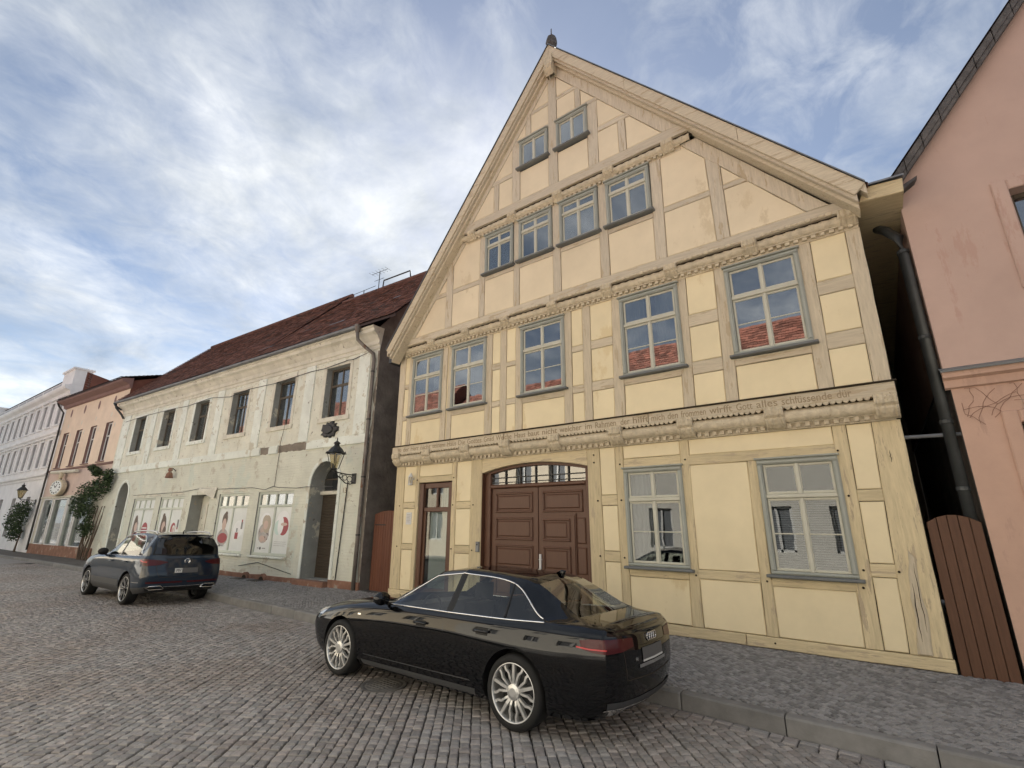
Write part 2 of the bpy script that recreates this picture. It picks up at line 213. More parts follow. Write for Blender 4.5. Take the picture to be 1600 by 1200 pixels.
# ---------------------------------------------------------------- mesh helpers
class MB:
    def __init__(s): s.v = []; s.f = []; s.m = []; s.t = []
    def add(s, vs, fs, mi=0, tone=None):
        b = len(s.v); s.v.extend([tuple(map(float, p)) for p in vs])
        for f in fs: s.f.append(tuple(b+i for i in f)); s.m.append(mi); s.t.append(0.5 if tone is None else tone)
        return s
    def box(s, x0, x1, y0, y1, z0, z1, mi=0, tone=None):
        return s.add([(x0,y0,z0),(x1,y0,z0),(x1,y1,z0),(x0,y1,z0),(x0,y0,z1),(x1,y0,z1),(x1,y1,z1),(x0,y1,z1)],
              [(0,1,5,4),(1,2,6,5),(2,3,7,6),(3,0,4,7),(4,5,6,7),(3,2,1,0)], mi, tone)
    def slab(s, poly, y0, y1, ch=0.008, mi=0, tone=None):
        """polygon in (x,z), counter-clockwise seen from the street (-y); chamfered front"""
        n = len(poly); P = [Vector((p[0], p[1])) for p in poly]; ins = []
        for i in range(n):
            a = (P[i]-P[i-1]); b = (P[(i+1) % n]-P[i])
            if a.length < 1e-6 or b.length < 1e-6: ins.append(P[i]); continue
            na = Vector((-a.y, a.x)).normalized(); nb = Vector((-b.y, b.x)).normalized(); d = na+nb
            k = max(d.dot(na), 0.35) if d.length > 1e-6 else 1; ins.append(P[i] + d*(ch/k))
        vs = [(p.x, y0, p.y) for p in ins] + [(p.x, y0+ch, p.y) for p in P] + [(p.x, y1, p.y) for p in P]
        fs = [tuple(range(n))]
        for i in range(n):
            j = (i+1) % n; fs += [(n+i, n+j, j, i), (2*n+i, 2*n+j, n+j, n+i)]
        return s.add(vs, fs, mi, tone)
    def tube(s, path, r, n=8, mi=0, cap=True):
        path = [Vector(p) for p in path]; rings = []; R = r if isinstance(r, (list, tuple)) else [r]*len(path)
        up = Vector((0, 0, 1))
        for i, p in enumerate(path):
            t = (path[min(i+1, len(path)-1)] - path[max(i-1, 0)]).normalized()
            a = t.cross(up)
            if a.length < 0.05: a = t.cross(Vector((0, 1, 0)))
            a.normalize(); b = t.cross(a)
            rings.append([p + (a*math.cos(k*2*math.pi/n) + b*math.sin(k*2*math.pi/n))*R[i] for k in range(n)])
        vs = [q for rg in rings for q in rg]; fs = []
        for i in range(len(path)-1):
            for k in range(n):
                k2 = (k+1) % n; fs.append((i*n+k, i*n+k2, (i+1)*n+k2, (i+1)*n+k))
        if cap: fs += [tuple(range(n))[::-1], tuple(range((len(path)-1)*n, len(path)*n))]
        return s.add(vs, fs, mi)
    def lathe(s, prof, c=(0, 0, 0), n=16, axis='z', mi=0, flute=0.0):
        """profile [(radius, height)] turned about an axis through c"""
        vs = []; fs = []
        for i, (r, h) in enumerate(prof):
            for k in range(n):
                a = 2*math.pi*k/n; rr = r*(1 + flute*(k % 2)); x, y = rr*math.cos(a), rr*math.sin(a)
                p = {'z': (x, y, h), 'y': (x, h, y), 'x': (h, x, y)}[axis]; vs.append((c[0]+p[0], c[1]+p[1], c[2]+p[2]))
        for i in range(len(prof)-1):
            for k in range(n):
                k2 = (k+1) % n; fs.append((i*n+k, i*n+k2, (i+1)*n+k2, (i+1)*n+k))
        return s.add(vs, fs, mi)
    def grid(s, G, mi=0, close=False):
        """G[i][j] points"""
        a = len(G); b = len(G[0]); vs = [p for r in G for p in r]; fs = []
        for i in range(a-1):
            for j in range(b-1): fs.append((i*b+j, i*b+j+1, (i+1)*b+j+1, (i+1)*b+j))
        return s.add(vs, fs, mi)
    def mesh(s, name, mats, smooth=False):
        me = bpy.data.meshes.new(name); me.from_pydata(s.v, [], s.f)
        for m in (mats if isinstance(mats, (list, tuple)) else [mats]): me.materials.append(MATS[m])
        me.polygons.foreach_set('material_index', s.m)
        at = me.attributes.new('tone', 'FLOAT', 'FACE'); at.data.foreach_set('value', s.t)
        if smooth: me.polygons.foreach_set('use_smooth', [True]*len(s.f))
        me.update(); return me
    def build(s, name, mats, parent=None, smooth=False, fix=False):
        me = s.mesh(name, mats, smooth)
        if fix:
            bm = bmesh.new(); bm.from_mesh(me); bmesh.ops.remove_doubles(bm, verts=bm.verts, dist=1e-5); bmesh.ops.recalc_face_normals(bm, faces=bm.faces); bm.to_mesh(me); bm.free()
        return link(bpy.data.objects.new(name, me), parent)
def link(o, parent=None):
    COL.objects.link(o)
    if parent is not None: o.parent = parent
    return o
def thing(name, label, cat, loc=(0, 0, 0), rz=0.0, group=None):
    o = bpy.data.objects.new(name, None); COL.objects.link(o); o.location = loc; o.rotation_euler = (0, 0, rz); o.empty_display_size = 0.2
    return tag(o, label, cat, group)
def tag(o, label, cat, group=None):
    o['label'] = label; o['category'] = cat
    if group: o['group'] = group
    return o
def structure(o): o['kind'] = 'structure'; return o
def stuff(o): o['kind'] = 'stuff'; return o
def smooth_by_angle(o, deg=35):
    me = o.data; bm = bmesh.new(); bm.from_mesh(me)
    for f in bm.faces: f.smooth = True
    for e in bm.edges:
        if len(e.link_faces) != 2 or e.calc_face_angle(0) > RAD(deg): e.smooth = False
    bm.to_mesh(me); bm.free()
def rect(x0, x1, z0, z1): return [(x0, z0), (x1, z0), (x1, z1), (x0, z1)]
def clip(poly, planes):
    """Sutherland-Hodgman; keep points with a*x+b*z<=c"""
    for a, b, c in planes:
        out = []
        for i in range(len(poly)):
            p, q = poly[i-1], poly[i]; dp = a*p[0]+b*p[1]-c; dq = a*q[0]+b*q[1]-c
            if (dp <= 0) != (dq <= 0): t = dp/(dp-dq); out.append((p[0]+t*(q[0]-p[0]), p[1]+t*(q[1]-p[1])))
            if dq <= 0: out.append(q)
        poly = out
        if len(poly) < 3: return []
    return poly
def area(poly): return 0.5*sum(poly[i-1][0]*poly[i][1]-poly[i][0]*poly[i-1][1] for i in range(len(poly)))
def wobble(poly, amp=0.006, step=0.35):
    """subdivide the edges of a polygon and push the new points a few mm, as hewn timber"""
    out = []
    for i in range(len(poly)):
        p, q = poly[i], poly[(i+1) % len(poly)]; d = math.hypot(q[0]-p[0], q[1]-p[1]); n = max(1, int(d/step)); out.append(p)
        if d < 1e-6: continue
        nx, nz = -(q[1]-p[1])/d, (q[0]-p[0])/d
        for k in range(1, n):
            t = k/n; j = random.uniform(-amp, amp); out.append((p[0]+t*(q[0]-p[0])+nx*j, p[1]+t*(q[1]-p[1])+nz*j))
    return out
def text_mesh(txt, size, extrude=0.002):
    cu = bpy.data.curves.new('txt', 'FONT'); cu.body = txt; cu.size = size; cu.extrude = extrude; cu.resolution_u = 3
    ob = bpy.data.objects.new('txt', cu); COL.objects.link(ob); dg = bpy.context.evaluated_depsgraph_get(); dg.update()
    me = bpy.data.meshes.new_from_object(ob.evaluated_get(dg)); bpy.data.objects.remove(ob); return me
def put_text(txt, size, mat, parent, name, loc, width=None, sx=1.0, rot=(math.pi/2, 0, 0)):
    """lettering standing on a wall that faces -y"""
    me = text_mesh(txt, size); xs = [v.co.x for v in me.vertices] or [0, 1]
    if width: sx = width/(max(xs)-min(xs))
    me.transform(Matrix.Diagonal((sx, 1, 1, 1))); me.materials.clear(); me.materials.append(MATS[mat])
    o = bpy.data.objects.new(name, me); link(o, parent); o.location = loc; o.rotation_euler = rot; return o
def wall_sheet(mb, x0, x1, z0, z1, holes, y=0.0, depth=0.3, mi=0, rmi=1):
    """vertical wall face at y with rectangular holes [(x0,x1,z0,z1)] and reveals of the given depth"""
    xs = sorted({x0, x1, *[h[0] for h in holes], *[h[1] for h in holes]}); zs = sorted({z0, z1, *[h[2] for h in holes], *[h[3] for h in holes]})
    for i in range(len(xs)-1):
        for j in range(len(zs)-1):
            cx, cz = (xs[i]+xs[i+1])/2, (zs[j]+zs[j+1])/2
            if any(h[0] < cx < h[1] and h[2] < cz < h[3] for h in holes): continue
            mb.add([(xs[i], y, zs[j]), (xs[i+1], y, zs[j]), (xs[i+1], y, zs[j+1]), (xs[i], y, zs[j+1])], [(0, 1, 2, 3)], mi)
    for a, b, c, d in holes:
        mb.add([(a,y,c),(a,y+depth,c),(a,y+depth,d),(a,y,d)], [(0,1,2,3)], rmi); mb.add([(b,y,c),(b,y,d),(b,y+depth,d),(b,y+depth,c)], [(0,1,2,3)], rmi)
        mb.add([(a,y,d),(a,y+depth,d),(b,y+depth,d),(b,y,d)], [(0,1,2,3)], rmi); mb.add([(a,y,c),(b,y,c),(b,y+depth,c),(a,y+depth,c)], [(0,1,2,3)], rmi)
def tiles_on(mb, p0, ux, uz, width, length, tw=0.18, th=0.17, jit=0.012, skip=None):
    """plain tiles in lapped courses on a slope: p0 = left end of the eave, ux along it, uz up the slope"""
    p0 = Vector(p0); ux = Vector(ux).normalized(); uz = Vector(uz).normalized(); n = ux.cross(uz).normalized()
    if n.z < 0: n = -n
    rows = int(length/th); cols = int(width/tw)
    for r in range(rows):
        off = (r % 2)*tw/2
        for c in range(cols+1):
            a0 = max(0, c*tw-off); a1 = min(width, (c+1)*tw-off-0.006)
            if a1-a0 < 0.02: continue
            if skip and skip(r, c): continue
            j = random.uniform(-jit, jit); lift = 0.035+random.uniform(0, 0.012); z0 = r*th+j*0.6; z1 = z0+th*1.45
            q = [p0+ux*a0+uz*z0+n*lift, p0+ux*a1+uz*z0+n*(lift+j*0.4), p0+ux*a1+uz*z1+n*0.008, p0+ux*a0+uz*z1+n*0.008]
            b = [q[0]-n*0.018, q[1]-n*0.018]
            mb.add(q+b, [(0, 1, 2, 3), (4, 5, 1, 0)], 0, random.random())
def subpanes(mb, x0, x1, z0, z1, y, t=0.006): mb.box(x0, x1, y, y+t, z0, z1)
# ---------------------------------------------------------------- ground, road, pavement, kerb
KERB = [(12, 5.70), (5, 5.84), (0, 5.93), (-3, 6.06), (-10, 6.15), (-15, 6.18), (-21, 6.15), (-27, 6.04), (-32.5, 5.8), (-39, 5.35), (-48, 4.75), (-60, 4.1), (-90, 2.4)]
def interp(tab, x):
    for (xa, ya), (xb, yb) in zip(tab, tab[1:]):
        if xb <= x <= xa: t = (x-xa)/(xb-xa); return ya+t*(yb-ya)
    return tab[0][1] if x > tab[0][0] else tab[-1][1]
def kerb_y(x): return interp(KERB, x)
FRONT = [(12, 8.66), (-10.6, 8.66), (-11.7, 8.72), (-31.1, 7.36), (-40.5, 6.62), (-90, 4.4)]
def front_y(x): return interp(FRONT, x)
def road_z(x, y): return -0.03*max(0.0, y-4.2)
def pave_z(x, y): return 0.115 + 0.018*(y-kerb_y(x))
g = MB(); g.add([(-600, -600, -0.09), (600, -600, -0.09), (600, 600, -0.09), (-600, 600, -0.09)], [(0, 1, 2, 3)])
structure(g.build('ground', 'joint_sand'))
# road: dark bed with every sett laid on it in courses across the street
rb = MB()
xs = [12, 5, 0, -3, -10, -15, -21, -27, -32.5, -39, -48, -60, -90]
rb.grid([[(x, -1.6, -0.028), (x, min(4.2, kerb_y(x)), -0.028), (x, kerb_y(x)+0.05, -0.028+road_z(x, kerb_y(x)))] for x in xs][::-1])
road = structure(rb.build('road', 'road_joint'))
def sett_shape(lx, ly, h=0.05, rnd=0.018, crown=0.003):
    a, b = lx/2, ly/2; vs = []; 
    jx = [random.uniform(-.06, .06)*lx for _ in range(4)]; jy = [random.uniform(-.06, .06)*ly for _ in range(4)]
    cs = [(-a, -b), (a, -b), (a, b), (-a, b)]; cs = [(c[0]+jx[i], c[1]+jy[i]) for i, c in enumerate(cs)]
    for k, (ins, z) in enumerate(((0.0, -h), (0.0, -0.010), (0.10, -0.001), (0.45, crown))):
        for c in cs: vs.append((c[0]*(1-ins), c[1]*(1-ins), z))
    fs = []
    for r in range(3):
        for k in range(4): k2 = (k+1) % 4; fs.append((r*4+k, r*4+k2, (r+1)*4+k2, (r+1)*4+k))
    fs.append((12, 13, 14, 15)); return vs, fs
setts = []   # laid diagonally: courses run at 128 degrees to the street, stones about 10 cm
CA, CB = RAD(129), RAD(42); ca = np.array([math.cos(CA), math.sin(CA)]); cb = np.array([math.cos(CB), math.sin(CB)]); Minv = np.linalg.inv(np.array([ca, cb]).T)
corners = [Minv@np.array(c) for c in ((4.5, -1.3), (4.5, 6.3), (-33, -1.3), (-33, 6.3))]; a0, a1 = min(c[0] for c in corners), max(c[0] for c in corners); b0, b1 = min(c[1] for c in corners), max(c[1] for c in corners)
bb = b0
while bb < b1:
    w = random.uniform(0.086, 0.100); aa = a0+random.uniform(0, .03); ph = random.uniform(-.006, .006)
    while aa < a1:
        l = random.uniform(0.088, 0.114); pc = ca*(aa+l/2)+cb*(bb+w/2+ph+0.05*math.sin((aa)*0.55+bb*.1)); aa += l
        if -33 < pc[0] < 4.4 and -1.3 < pc[1] < kerb_y(pc[0])-0.22: setts.append((pc[0], pc[1], l-0.015, w-0.009, CA+random.uniform(-.05, .05), random.uniform(-.005, .004)+road_z(*pc)))
    bb += w
x = 4.5
while x > -33:                                   # two gutter courses along the kerb
    l = random.uniform(.12, .2)
    for k in range(2): setts.append((x-l/2, kerb_y(x)-0.055-k*.10, l-.011, .09, random.uniform(-.03, .03)+math.atan2(kerb_y(x)-kerb_y(x-l), l), random.uniform(-.004, .003)+road_z(x, kerb_y(x)-.1)))
    x -= l
def in_view(px, py, pz):
    c = np.array([px, py, pz-CAM_H]); X, Y, Zc = c@_r, c@_d, c@_f
    if Zc < 0.2: return None
    u, v = X/Zc*CAM_F+800, Y/Zc*CAM_F+600
    return (u, v, Zc) if -20 < u < 1620 and -20 < v < 1225 else None
SEDAN_BOX = (-7.2, -1.9, 4.15, 6.1)
vis = []
for i, s in enumerate(setts):
    r = in_view(s[0], s[1], 0)
    if r and not (SEDAN_BOX[0] < s[0] < SEDAN_BOX[1] and SEDAN_BOX[2] < s[1] < SEDAN_BOX[3]): vis.append((CAM_H*s[2]*s[3]/r[2]**3, i))
vis.sort(reverse=True); near = {i for _, i in vis[:300]}
protos = []
for k in range(30):
    mb = MB(); mb.add(*sett_shape(1, 1, h=0.05), tone=random.random()); protos.append(mb.mesh('cobble', 'cobble', smooth=False))
rest = MB()
for i, (sx, sy, lx, ly, rot, dz) in enumerate(setts):
    if i in near:
        o = bpy.data.objects.new('cobble', random.choice(protos)); link(o, road); o.location = (sx, sy, dz); o.rotation_euler = (random.uniform(-.025, .025), random.uniform(-.025, .025), rot+random.choice((0, math.pi))); o.scale = (lx, ly, 1)
    else:
        vs, fs = sett_shape(lx, ly); c, s_ = math.cos(rot), math.sin(rot)
        rest.add([(sx+vx*c-vy*s_, sy+vx*s_+vy*c, vz+dz) for vx, vy, vz in vs], fs, 0, random.random())
stuff(rest.build('cobbles', 'cobble', road))
far = MB(); far.grid([[(x, -1.6, -0.012), (x, kerb_y(x), -0.012)] for x in (-90, -60, -48, -39, -33)]); stuff(far.build('far_setts', 'cobble', road))
# manhole cover beside the sedan
mc = MB(); mc.lathe([(0.0, 0.012), (0.25, 0.012), (0.27, 0.004), (0.30, 0.012), (0.33, 0.012), (0.34, -0.03)], n=32)
for k in range(-3, 4): mc.box(-0.2+abs(k)*0.02, 0.2-abs(k)*0.02, k*0.06-0.012, k*0.06+0.012, 0.010, 0.018)
mo = mc.build('manhole_cover', 'joint_sand'); mo.scale = (.85, .85, 1); mo.location = (-5.3, 4.42, -0.006); tag(mo, 'round dark iron manhole cover in the cobbles under the black sedan', 'manhole')
# pavement bed and its small mosaic stones
pb = MB(); pb.grid([[(x, kerb_y(x)+0.09, pave_z(x, kerb_y(x)+0.09)-0.012), (x, front_y(x)+1.2, pave_z(x, front_y(x)+1.2)-0.012)] for x in (-90, -60, -48, -39, -32.5, -27, -21, -15, -11.7, -10.6, -6, -3, 0, 5, 12)])
pave = structure(pb.build('pavement', 'joint_sand'))
small = []; PA = RAD(-38); pa = np.array([math.cos(PA), math.sin(PA)]); pb_ = np.array([-math.sin(PA), math.cos(PA)])
bb = -8.0
while bb < 32:
    w = random.uniform(.052, .068); aa = -42.0
    while aa < 12:
        l = random.uniform(.05, .075); pc = pa*(aa+l/2)+pb_*(bb+w/2+.06*math.sin(aa*2.3+bb*1.1)); aa += l
        if -29 < pc[0] < 3.0 and kerb_y(pc[0])+.14 < pc[1] < front_y(pc[0])-.02: small.append((pc[0]+random.uniform(-.006, .006), pc[1]+random.uniform(-.006, .006), l-.008, w-.008, PA+random.uniform(-.25, .25), random.uniform(-.004, .004)))
    bb += w
def cube_stone(lx, ly):
    vs = []
    for ins, z in ((1.0, -0.02), (1.0, -0.005), (0.72, 0.003)):
        for a, b in ((-1, -1), (1, -1), (1, 1), (-1, 1)): vs.append((a*lx/2*ins, b*ly/2*ins, z))
    fs = [(8, 9, 10, 11)] + [(r*4+k, r*4+(k+1) % 4, (r+1)*4+(k+1) % 4, (r+1)*4+k) for r in range(2) for k in range(4)]
    return vs, fs
vis = []
for i, s in enumerate(small):
    r = in_view(s[0], s[1], pave_z(s[0], s[1]))
    if r: vis.append((s[2]*s[3]/r[2]**3, i))
vis.sort(reverse=True); near = {i for _, i in vis[:300]}
protos = []
for k in range(16):
    mb = MB(); mb.add(*cube_stone(1, 1), tone=random.random()); protos.append(mb.mesh('paving_stone', 'mosaic'))
rest = MB()
for i, (sx, sy, lx, ly, rot, dz) in enumerate(small):
    z = pave_z(sx, sy)+dz
    if i in near:
        o = bpy.data.objects.new('paving_stone', random.choice(protos)); link(o, pave); o.location = (sx, sy, z); o.rotation_euler = (0.018, 0, rot); o.scale = (lx, ly, 1)
    else:
        vs, fs = cube_stone(lx, ly); c, s_ = math.cos(rot), math.sin(rot); rest.add([(sx+a*c-b*s_, sy+a*s_+b*c, z+h) for a, b, h in vs], fs, 0, random.random())
stuff(rest.build('mosaic_stones', 'mosaic', pave))
# kerb stones, one by one
kerb = structure(bpy.data.objects.new('kerb', None)); COL.objects.link(kerb)
x = 4.6
while x > -48:
    L_ = random.uniform(0.95, 1.35); xa, xb = x-0.006, x-L_+0.006; ya, yb = kerb_y(xa), kerb_y(xb); d = Vector((xb-xa, yb-ya, 0)); ln = d.length; d.normalize(); n = Vector((-d.y, d.x, 0)); n = n if n.y > 0 else -n
    h = 0.118+random.uniform(-.006, .006); prof = [(0.0, -0.12), (0.0, h-0.022), (0.008, h-0.007), (0.024, h), (0.118, h+0.002), (0.122, -0.12)]
    mb = MB(); G = []
    for t in (0, 0.02, 0.35, 0.7, ln-0.02, ln):
        e = 0.006 if t in (0, ln) else 0; G.append([tuple(Vector((xa, ya, 0))+d*t+n*(p+random.uniform(-.003, .003)+e)+Vector((0, 0, z-e))) for p, z in prof])
    mb.grid(G); k = len(prof); mb.add(G[0], [tuple(range(k))]); mb.add(G[-1], [tuple(range(k))[::-1]])
    mb.build('kerb_stone', 'kerb', kerb, fix=True); x -= L_
# far pavement on the camera's side of the street
ob = MB(); ob.grid([[(x, -3.3, 0.12), (x, -1.6, 0.10), (x, -1.585, -0.05)] for x in (-90, -40, -10, 12)]); structure(ob.build('pavement_opposite', 'kerb'))
# ---------------------------------------------------------------- half-timbered house
def window(parent, x0, x1, z0, z1, yp, transom=None, bars=(), casing='casing', sash='sash', cw=0.075, sill=True, curtain=None, depth=0.22, pane='pane', open_leaf=False):
    """casing (the part) with sash bars, panes, sill and a dark recess as sub-parts; wall face at yp, street side is -y"""
    mb = MB(); yf = yp-0.055
    for a, b, c, d in ((x0, x1, z1-cw, z1), (x0, x1, z0, z0+cw*0.7), (x0, x0+cw, z0+cw*0.7+.001, z1-cw-.001), (x1-cw, x1, z0+cw*0.7+.001, z1-cw-.001)):
        mb.slab(rect(a, b, c, d), yf, yp+depth*0.5, 0.012); k = 0.018
        if b-a > d-c: mb.slab(rect(a+0.01, b-0.01, c+k, d-k), yf-0.012, yf+0.004, 0.006)
        else: mb.slab(rect(a+k, b-k, c+0.01, d-0.01), yf-0.012, yf+0.004, 0.006)
    mb.slab(rect(x0-0.025, x1+0.025, z1, z1+0.03), yf-0.04, yp+0.02, 0.01)
    w = mb.build('window', casing, parent)
    ix0, ix1, iz0, iz1 = x0+cw, x1-cw, z0+cw*0.7, z1-cw; xm = (ix0+ix1)/2; ys = yp-0.012; sw = 0.042
    lights = []; sm = MB(); tz = (iz0+iz1) if transom is None else transom
    rows = [(iz0, iz1)] if transom is None else [(iz0, transom-0.03), (transom+0.03, iz1)]
    if transom is not None: sm.slab(rect(ix0, ix1, transom-0.03, transom+0.03), ys-0.03, ys+0.05, 0.01)
    for ri, (a, b) in enumerate(rows):
        for (c, d) in ((ix0, xm), (xm, ix1)):
            for (p, q, r_, s_) in ((c+.003, d-.003, b-sw, b-.002), (c+.003, d-.003, a+.002, a+sw), (c+.003, c+sw, a+sw, b-sw), (d-sw, d-.003, a+sw, b-sw)):
                sm.slab(rect(p, q, r_, s_), ys, ys+0.04, 0.008)
            zz = [a+sw] + [bz for bz in bars if a < bz < b] + [b-sw]
            for bz in zz[1:-1]: sm.slab(rect(c+sw, d-sw, bz-0.010, bz+0.010), ys+0.006, ys+0.03, 0.004)
            for k in range(len(zz)-1): lights.append((c+sw-.004, d-sw+.004, zz[k], zz[k+1]))
        sm.slab(rect(xm-0.028, xm+0.028, a, b), ys-0.014, ys-0.001, 0.006)
    sm.build('sash_frame', sash, w)
    for (a, b, c, d) in lights: MB().box(a, b, ys+0.014, ys+0.019, c-.004, d+.004).build('pane', pane, w)
    rc = MB(); y1 = yp+0.9; ya = yp+depth*0.5+.001
    rc.add([(ix0-.3, y1, iz0-.2), (ix1+.3, y1, iz0-.2), (ix1+.3, y1, iz1+.2), (ix0-.3, y1, iz1+.2), (ix0-.02, ya, iz0-.02), (ix1+.02, ya, iz0-.02), (ix1+.02, ya, iz1+.02), (ix0-.02, ya, iz1+.02)],
           [(0, 1, 2, 3), (4, 5, 1, 0), (5, 6, 2, 1), (6, 7, 3, 2), (7, 4, 0, 3)]); rc.build('recess', 'room_dark', w)
    if curtain:
        cm = MB(); yc = yp+0.09
        if curtain == 'blind':
            z = iz0+0.02
            while z < (transom or iz1): cm.add([(ix0+.02, yc, z), (ix1-.02, yc, z), (ix1-.02, yc+.02, z+.022), (ix0+.02, yc+.02, z+.022)], [(0, 1, 2, 3)]); z += 0.034
            cm.build('blind', 'blind', w)
        else:
            for (a, b) in curtain:
                xa, xb = ix0+(ix1-ix0)*a, ix0+(ix1-ix0)*b; n = 26
                cm.grid([[(xa+(xb-xa)*i/n, yc+0.02*math.sin(i*1.9)+.01*math.sin(i*.7), z) for z in (iz0, iz1)] for i in range(n+1)])
            cm.build('curtain', 'curtain', w, smooth=True)
    if sill:
        MB().slab(rect(x0-0.06, x1+0.06, z0-0.045, z0-.001), yp-0.135, yp+0.02, 0.012).build('sill', 'slate_sill', w)
    return w

YH = thing('half_timbered_house', 'tall yellow half-timbered gable house with carved beams and brown arched gate', 'house', (0, 8.63, 0))
AX, AZ, SL = -4.93, 13.35, 1.277; SQ = math.sqrt(1+SL*SL)
def roofclip(d=0.0): return [(SL, 1, AZ+SL*AX-d*SQ), (-SL, 1, AZ-SL*AX-d*SQ)]
def tim(poly, y, mat, horiz, proud=0.012, name=None, planes=None, back=0.10):
    p = wobble(poly, 0.005, 0.4)
    if planes: p = clip(poly, planes)
    if len(p) < 3 or area(p) < 0.004: return
    MB().slab(p, y-proud-random.uniform(0, .006), y+back, 0.009).build(name or ('rail' if horiz else 'post'), mat+('_h' if horiz else '_v'), YH)
def pan(poly, y, mat='plaster_yellow', planes=None):
    p = clip(poly, planes) if planes else poly
    if len(p) < 3 or area(p) < 0.006: return
    p = wobble(p, 0.004, 0.3)
    MB().slab(p, y-0.004-random.uniform(0, .005), y+0.05, 0.012).build('infill_panel', mat, YH)
def bays(posts, zb, zt, y, tmat, pmat, spec, planes=None, pplanes=None):
    """posts: (xl_bot, xr_bot, xl_top, xr_top[, ztop]); spec[i] = what stands right of post i: list of rails (z0,z1), with optional hole (z0,z1)"""
    for p in posts:
        zt2 = p[4] if len(p) > 4 else zt
        tim([(p[0], zb), (p[1], zb), (p[3], zt2), (p[2], zt2)], y, tmat, False, planes=planes)
    for i, sp in enumerate(spec):
        if sp is None: continue
        a, b = posts[i], posts[i+1]; rails = sorted(sp.get('rails', [])); hole = sp.get('hole')
        def xl(z): t = (z-zb)/(zt-zb); return a[1]+(a[3]-a[1])*t
        def xr(z): t = (z-zb)/(zt-zb); return b[0]+(b[2]-b[0])*t
        g = 0.008
        for (c, d) in rails: tim([(xl(c)+.002, c), (xr(c)-.002, c), (xr(d)-.002, d), (xl(d)+.002, d)], y, tmat, True, proud=0.008, planes=planes)
        stops = sorted(rails+([hole] if hole else [])); zc = zb
        for (c, d) in stops+[(zt, zt)]:
            if c-zc > 0.03: pan([(xl(zc)+g, zc+g), (xr(zc)-g, zc+g), (xr(c)-g, c-g), (xl(c)+g, c-g)], y, pmat, pplanes)
            zc = max(zc, d)
# --- ground floor (y = 0)
R2a, R2b = [(1.28, 1.42), (2.29, 2.44)], [(1.26, 1.43), (2.26, 2.42)]
gp = [(-10.40, -10.02, -10.42, -10.10), (-9.63, -9.515, -9.63, -9.515), (-8.325, -8.18, -8.335, -8.19), (-7.71, -7.37, -7.70, -7.37)]
bays(gp, 0.33, 3.38, 0, 'timber_ochre', 'plaster_yellow', [{'rails': R2a}, {'rails': [(2.93, 3.07)], 'hole': (0.33, 2.925)}, {'rails': R2b}])
gp = [(-4.60, -4.31, -4.605, -4.33), (-3.99, -3.84, -3.99, -3.83), (-2.79, -2.62, -2.73, -2.58), (-0.50, -0.30, -0.42, -0.25), (-0.03, 0.385, 0.07, 0.40)]
W1, W2 = (1.21, 2.92), (1.21, 2.92)
bays(gp, 0.33, 3.38, 0, 'timber_ochre', 'plaster_yellow', [{'rails': [(1.26, 1.44), (2.27, 2.46)]}, {'rails': [(1.04, 1.16), (2.955, 3.12)], 'hole': (1.16, 2.955)}, None, {'rails': [(1.25, 1.42), (2.26, 2.42)]}])
# wide middle bay with the second window: its short post stops under the long rail
tim([(-2.62, 2.93), (-0.43, 2.93), (-0.42, 3.09), (-2.60, 3.10)], 0, 'timber_ochre', True)
pan([(-2.58, 3.105), (-0.43, 3.095), (-0.43, 3.375), (-2.575, 3.375)], 0)
tim([(-1.70, 0.33), (-1.54, 0.33), (-1.52, 2.93), (-1.655, 2.93)], 0, 'timber_ochre', False)
tim([(-2.62, 1.07), (-1.69, 1.07), (-1.68, 1.21), (-2.62, 1.21)], 0, 'timber_ochre', True); tim([(-1.54, 1.04), (-0.48, 1.04), (-0.47, 1.16), (-1.53, 1.16)], 0, 'timber_ochre', True)
pan([(-2.61, 0.335), (-1.705, 0.335), (-1.70, 1.065), (-2.61, 1.065)], 0); pan([(-2.61, 1.215), (-1.69, 1.215), (-1.665, 2.925), (-2.60, 2.925)], 0); pan([(-1.535, 0.335), (-0.505, 0.335), (-0.485, 1.035), (-1.535, 1.035)], 0)
# crooked outer strip and long splits of the corner post
mb = MB(); mb.slab(wobble([(0.045, 0.34), (0.20, 0.34), (0.235, 0.75), (0.215, 1.15), (0.24, 1.50), (0.17, 1.62), (0.12, 1.30), (0.09, 1.0), (0.10, 0.70)], .012, .12), -0.036, 0.0, 0.016); mb.build('worn_wood', 'timber_beige_v', YH)
def split(pts, w_):
    n = len(pts); L_ = [(p[0]-w_*math.sin(math.pi*i/(n-1))/2-.001, p[1]) for i, p in enumerate(pts)]; R_ = [(p[0]+w_*math.sin(math.pi*i/(n-1))/2+.001, p[1]) for i, p in enumerate(pts)]
    MB().add([(p[0], -.0385, p[1]) for p in R_]+[(p[0], -.0385, p[1]) for p in L_[::-1]], [tuple(range(2*n))]).build('split', 'joint_dark', YH)
def crack(x0, z0, x1, z1, w_=.014, n=9): split([(x0+(x1-x0)*k/(n-1)+random.uniform(-.008, .008), z0+(z1-z0)*k/(n-1)) for k in range(n)], w_)
crack(.12, .5, .14, 1.2, .010); crack(.19, .62, .20, 1.45, .007); crack(.20, 2.78, .21, 2.95, .008)
tim([(-10.42, 0.165), (-9.52, 0.165), (-9.52, 0.325), (-10.42, 0.325)], 0, 'timber_ochre', True, 0.02, 'sill_beam'); tim([(-8.32, 0.165), (-7.38, 0.165), (-7.38, 0.325), (-8.32, 0.325)], 0, 'timber_ochre', True, 0.02, 'sill_beam')
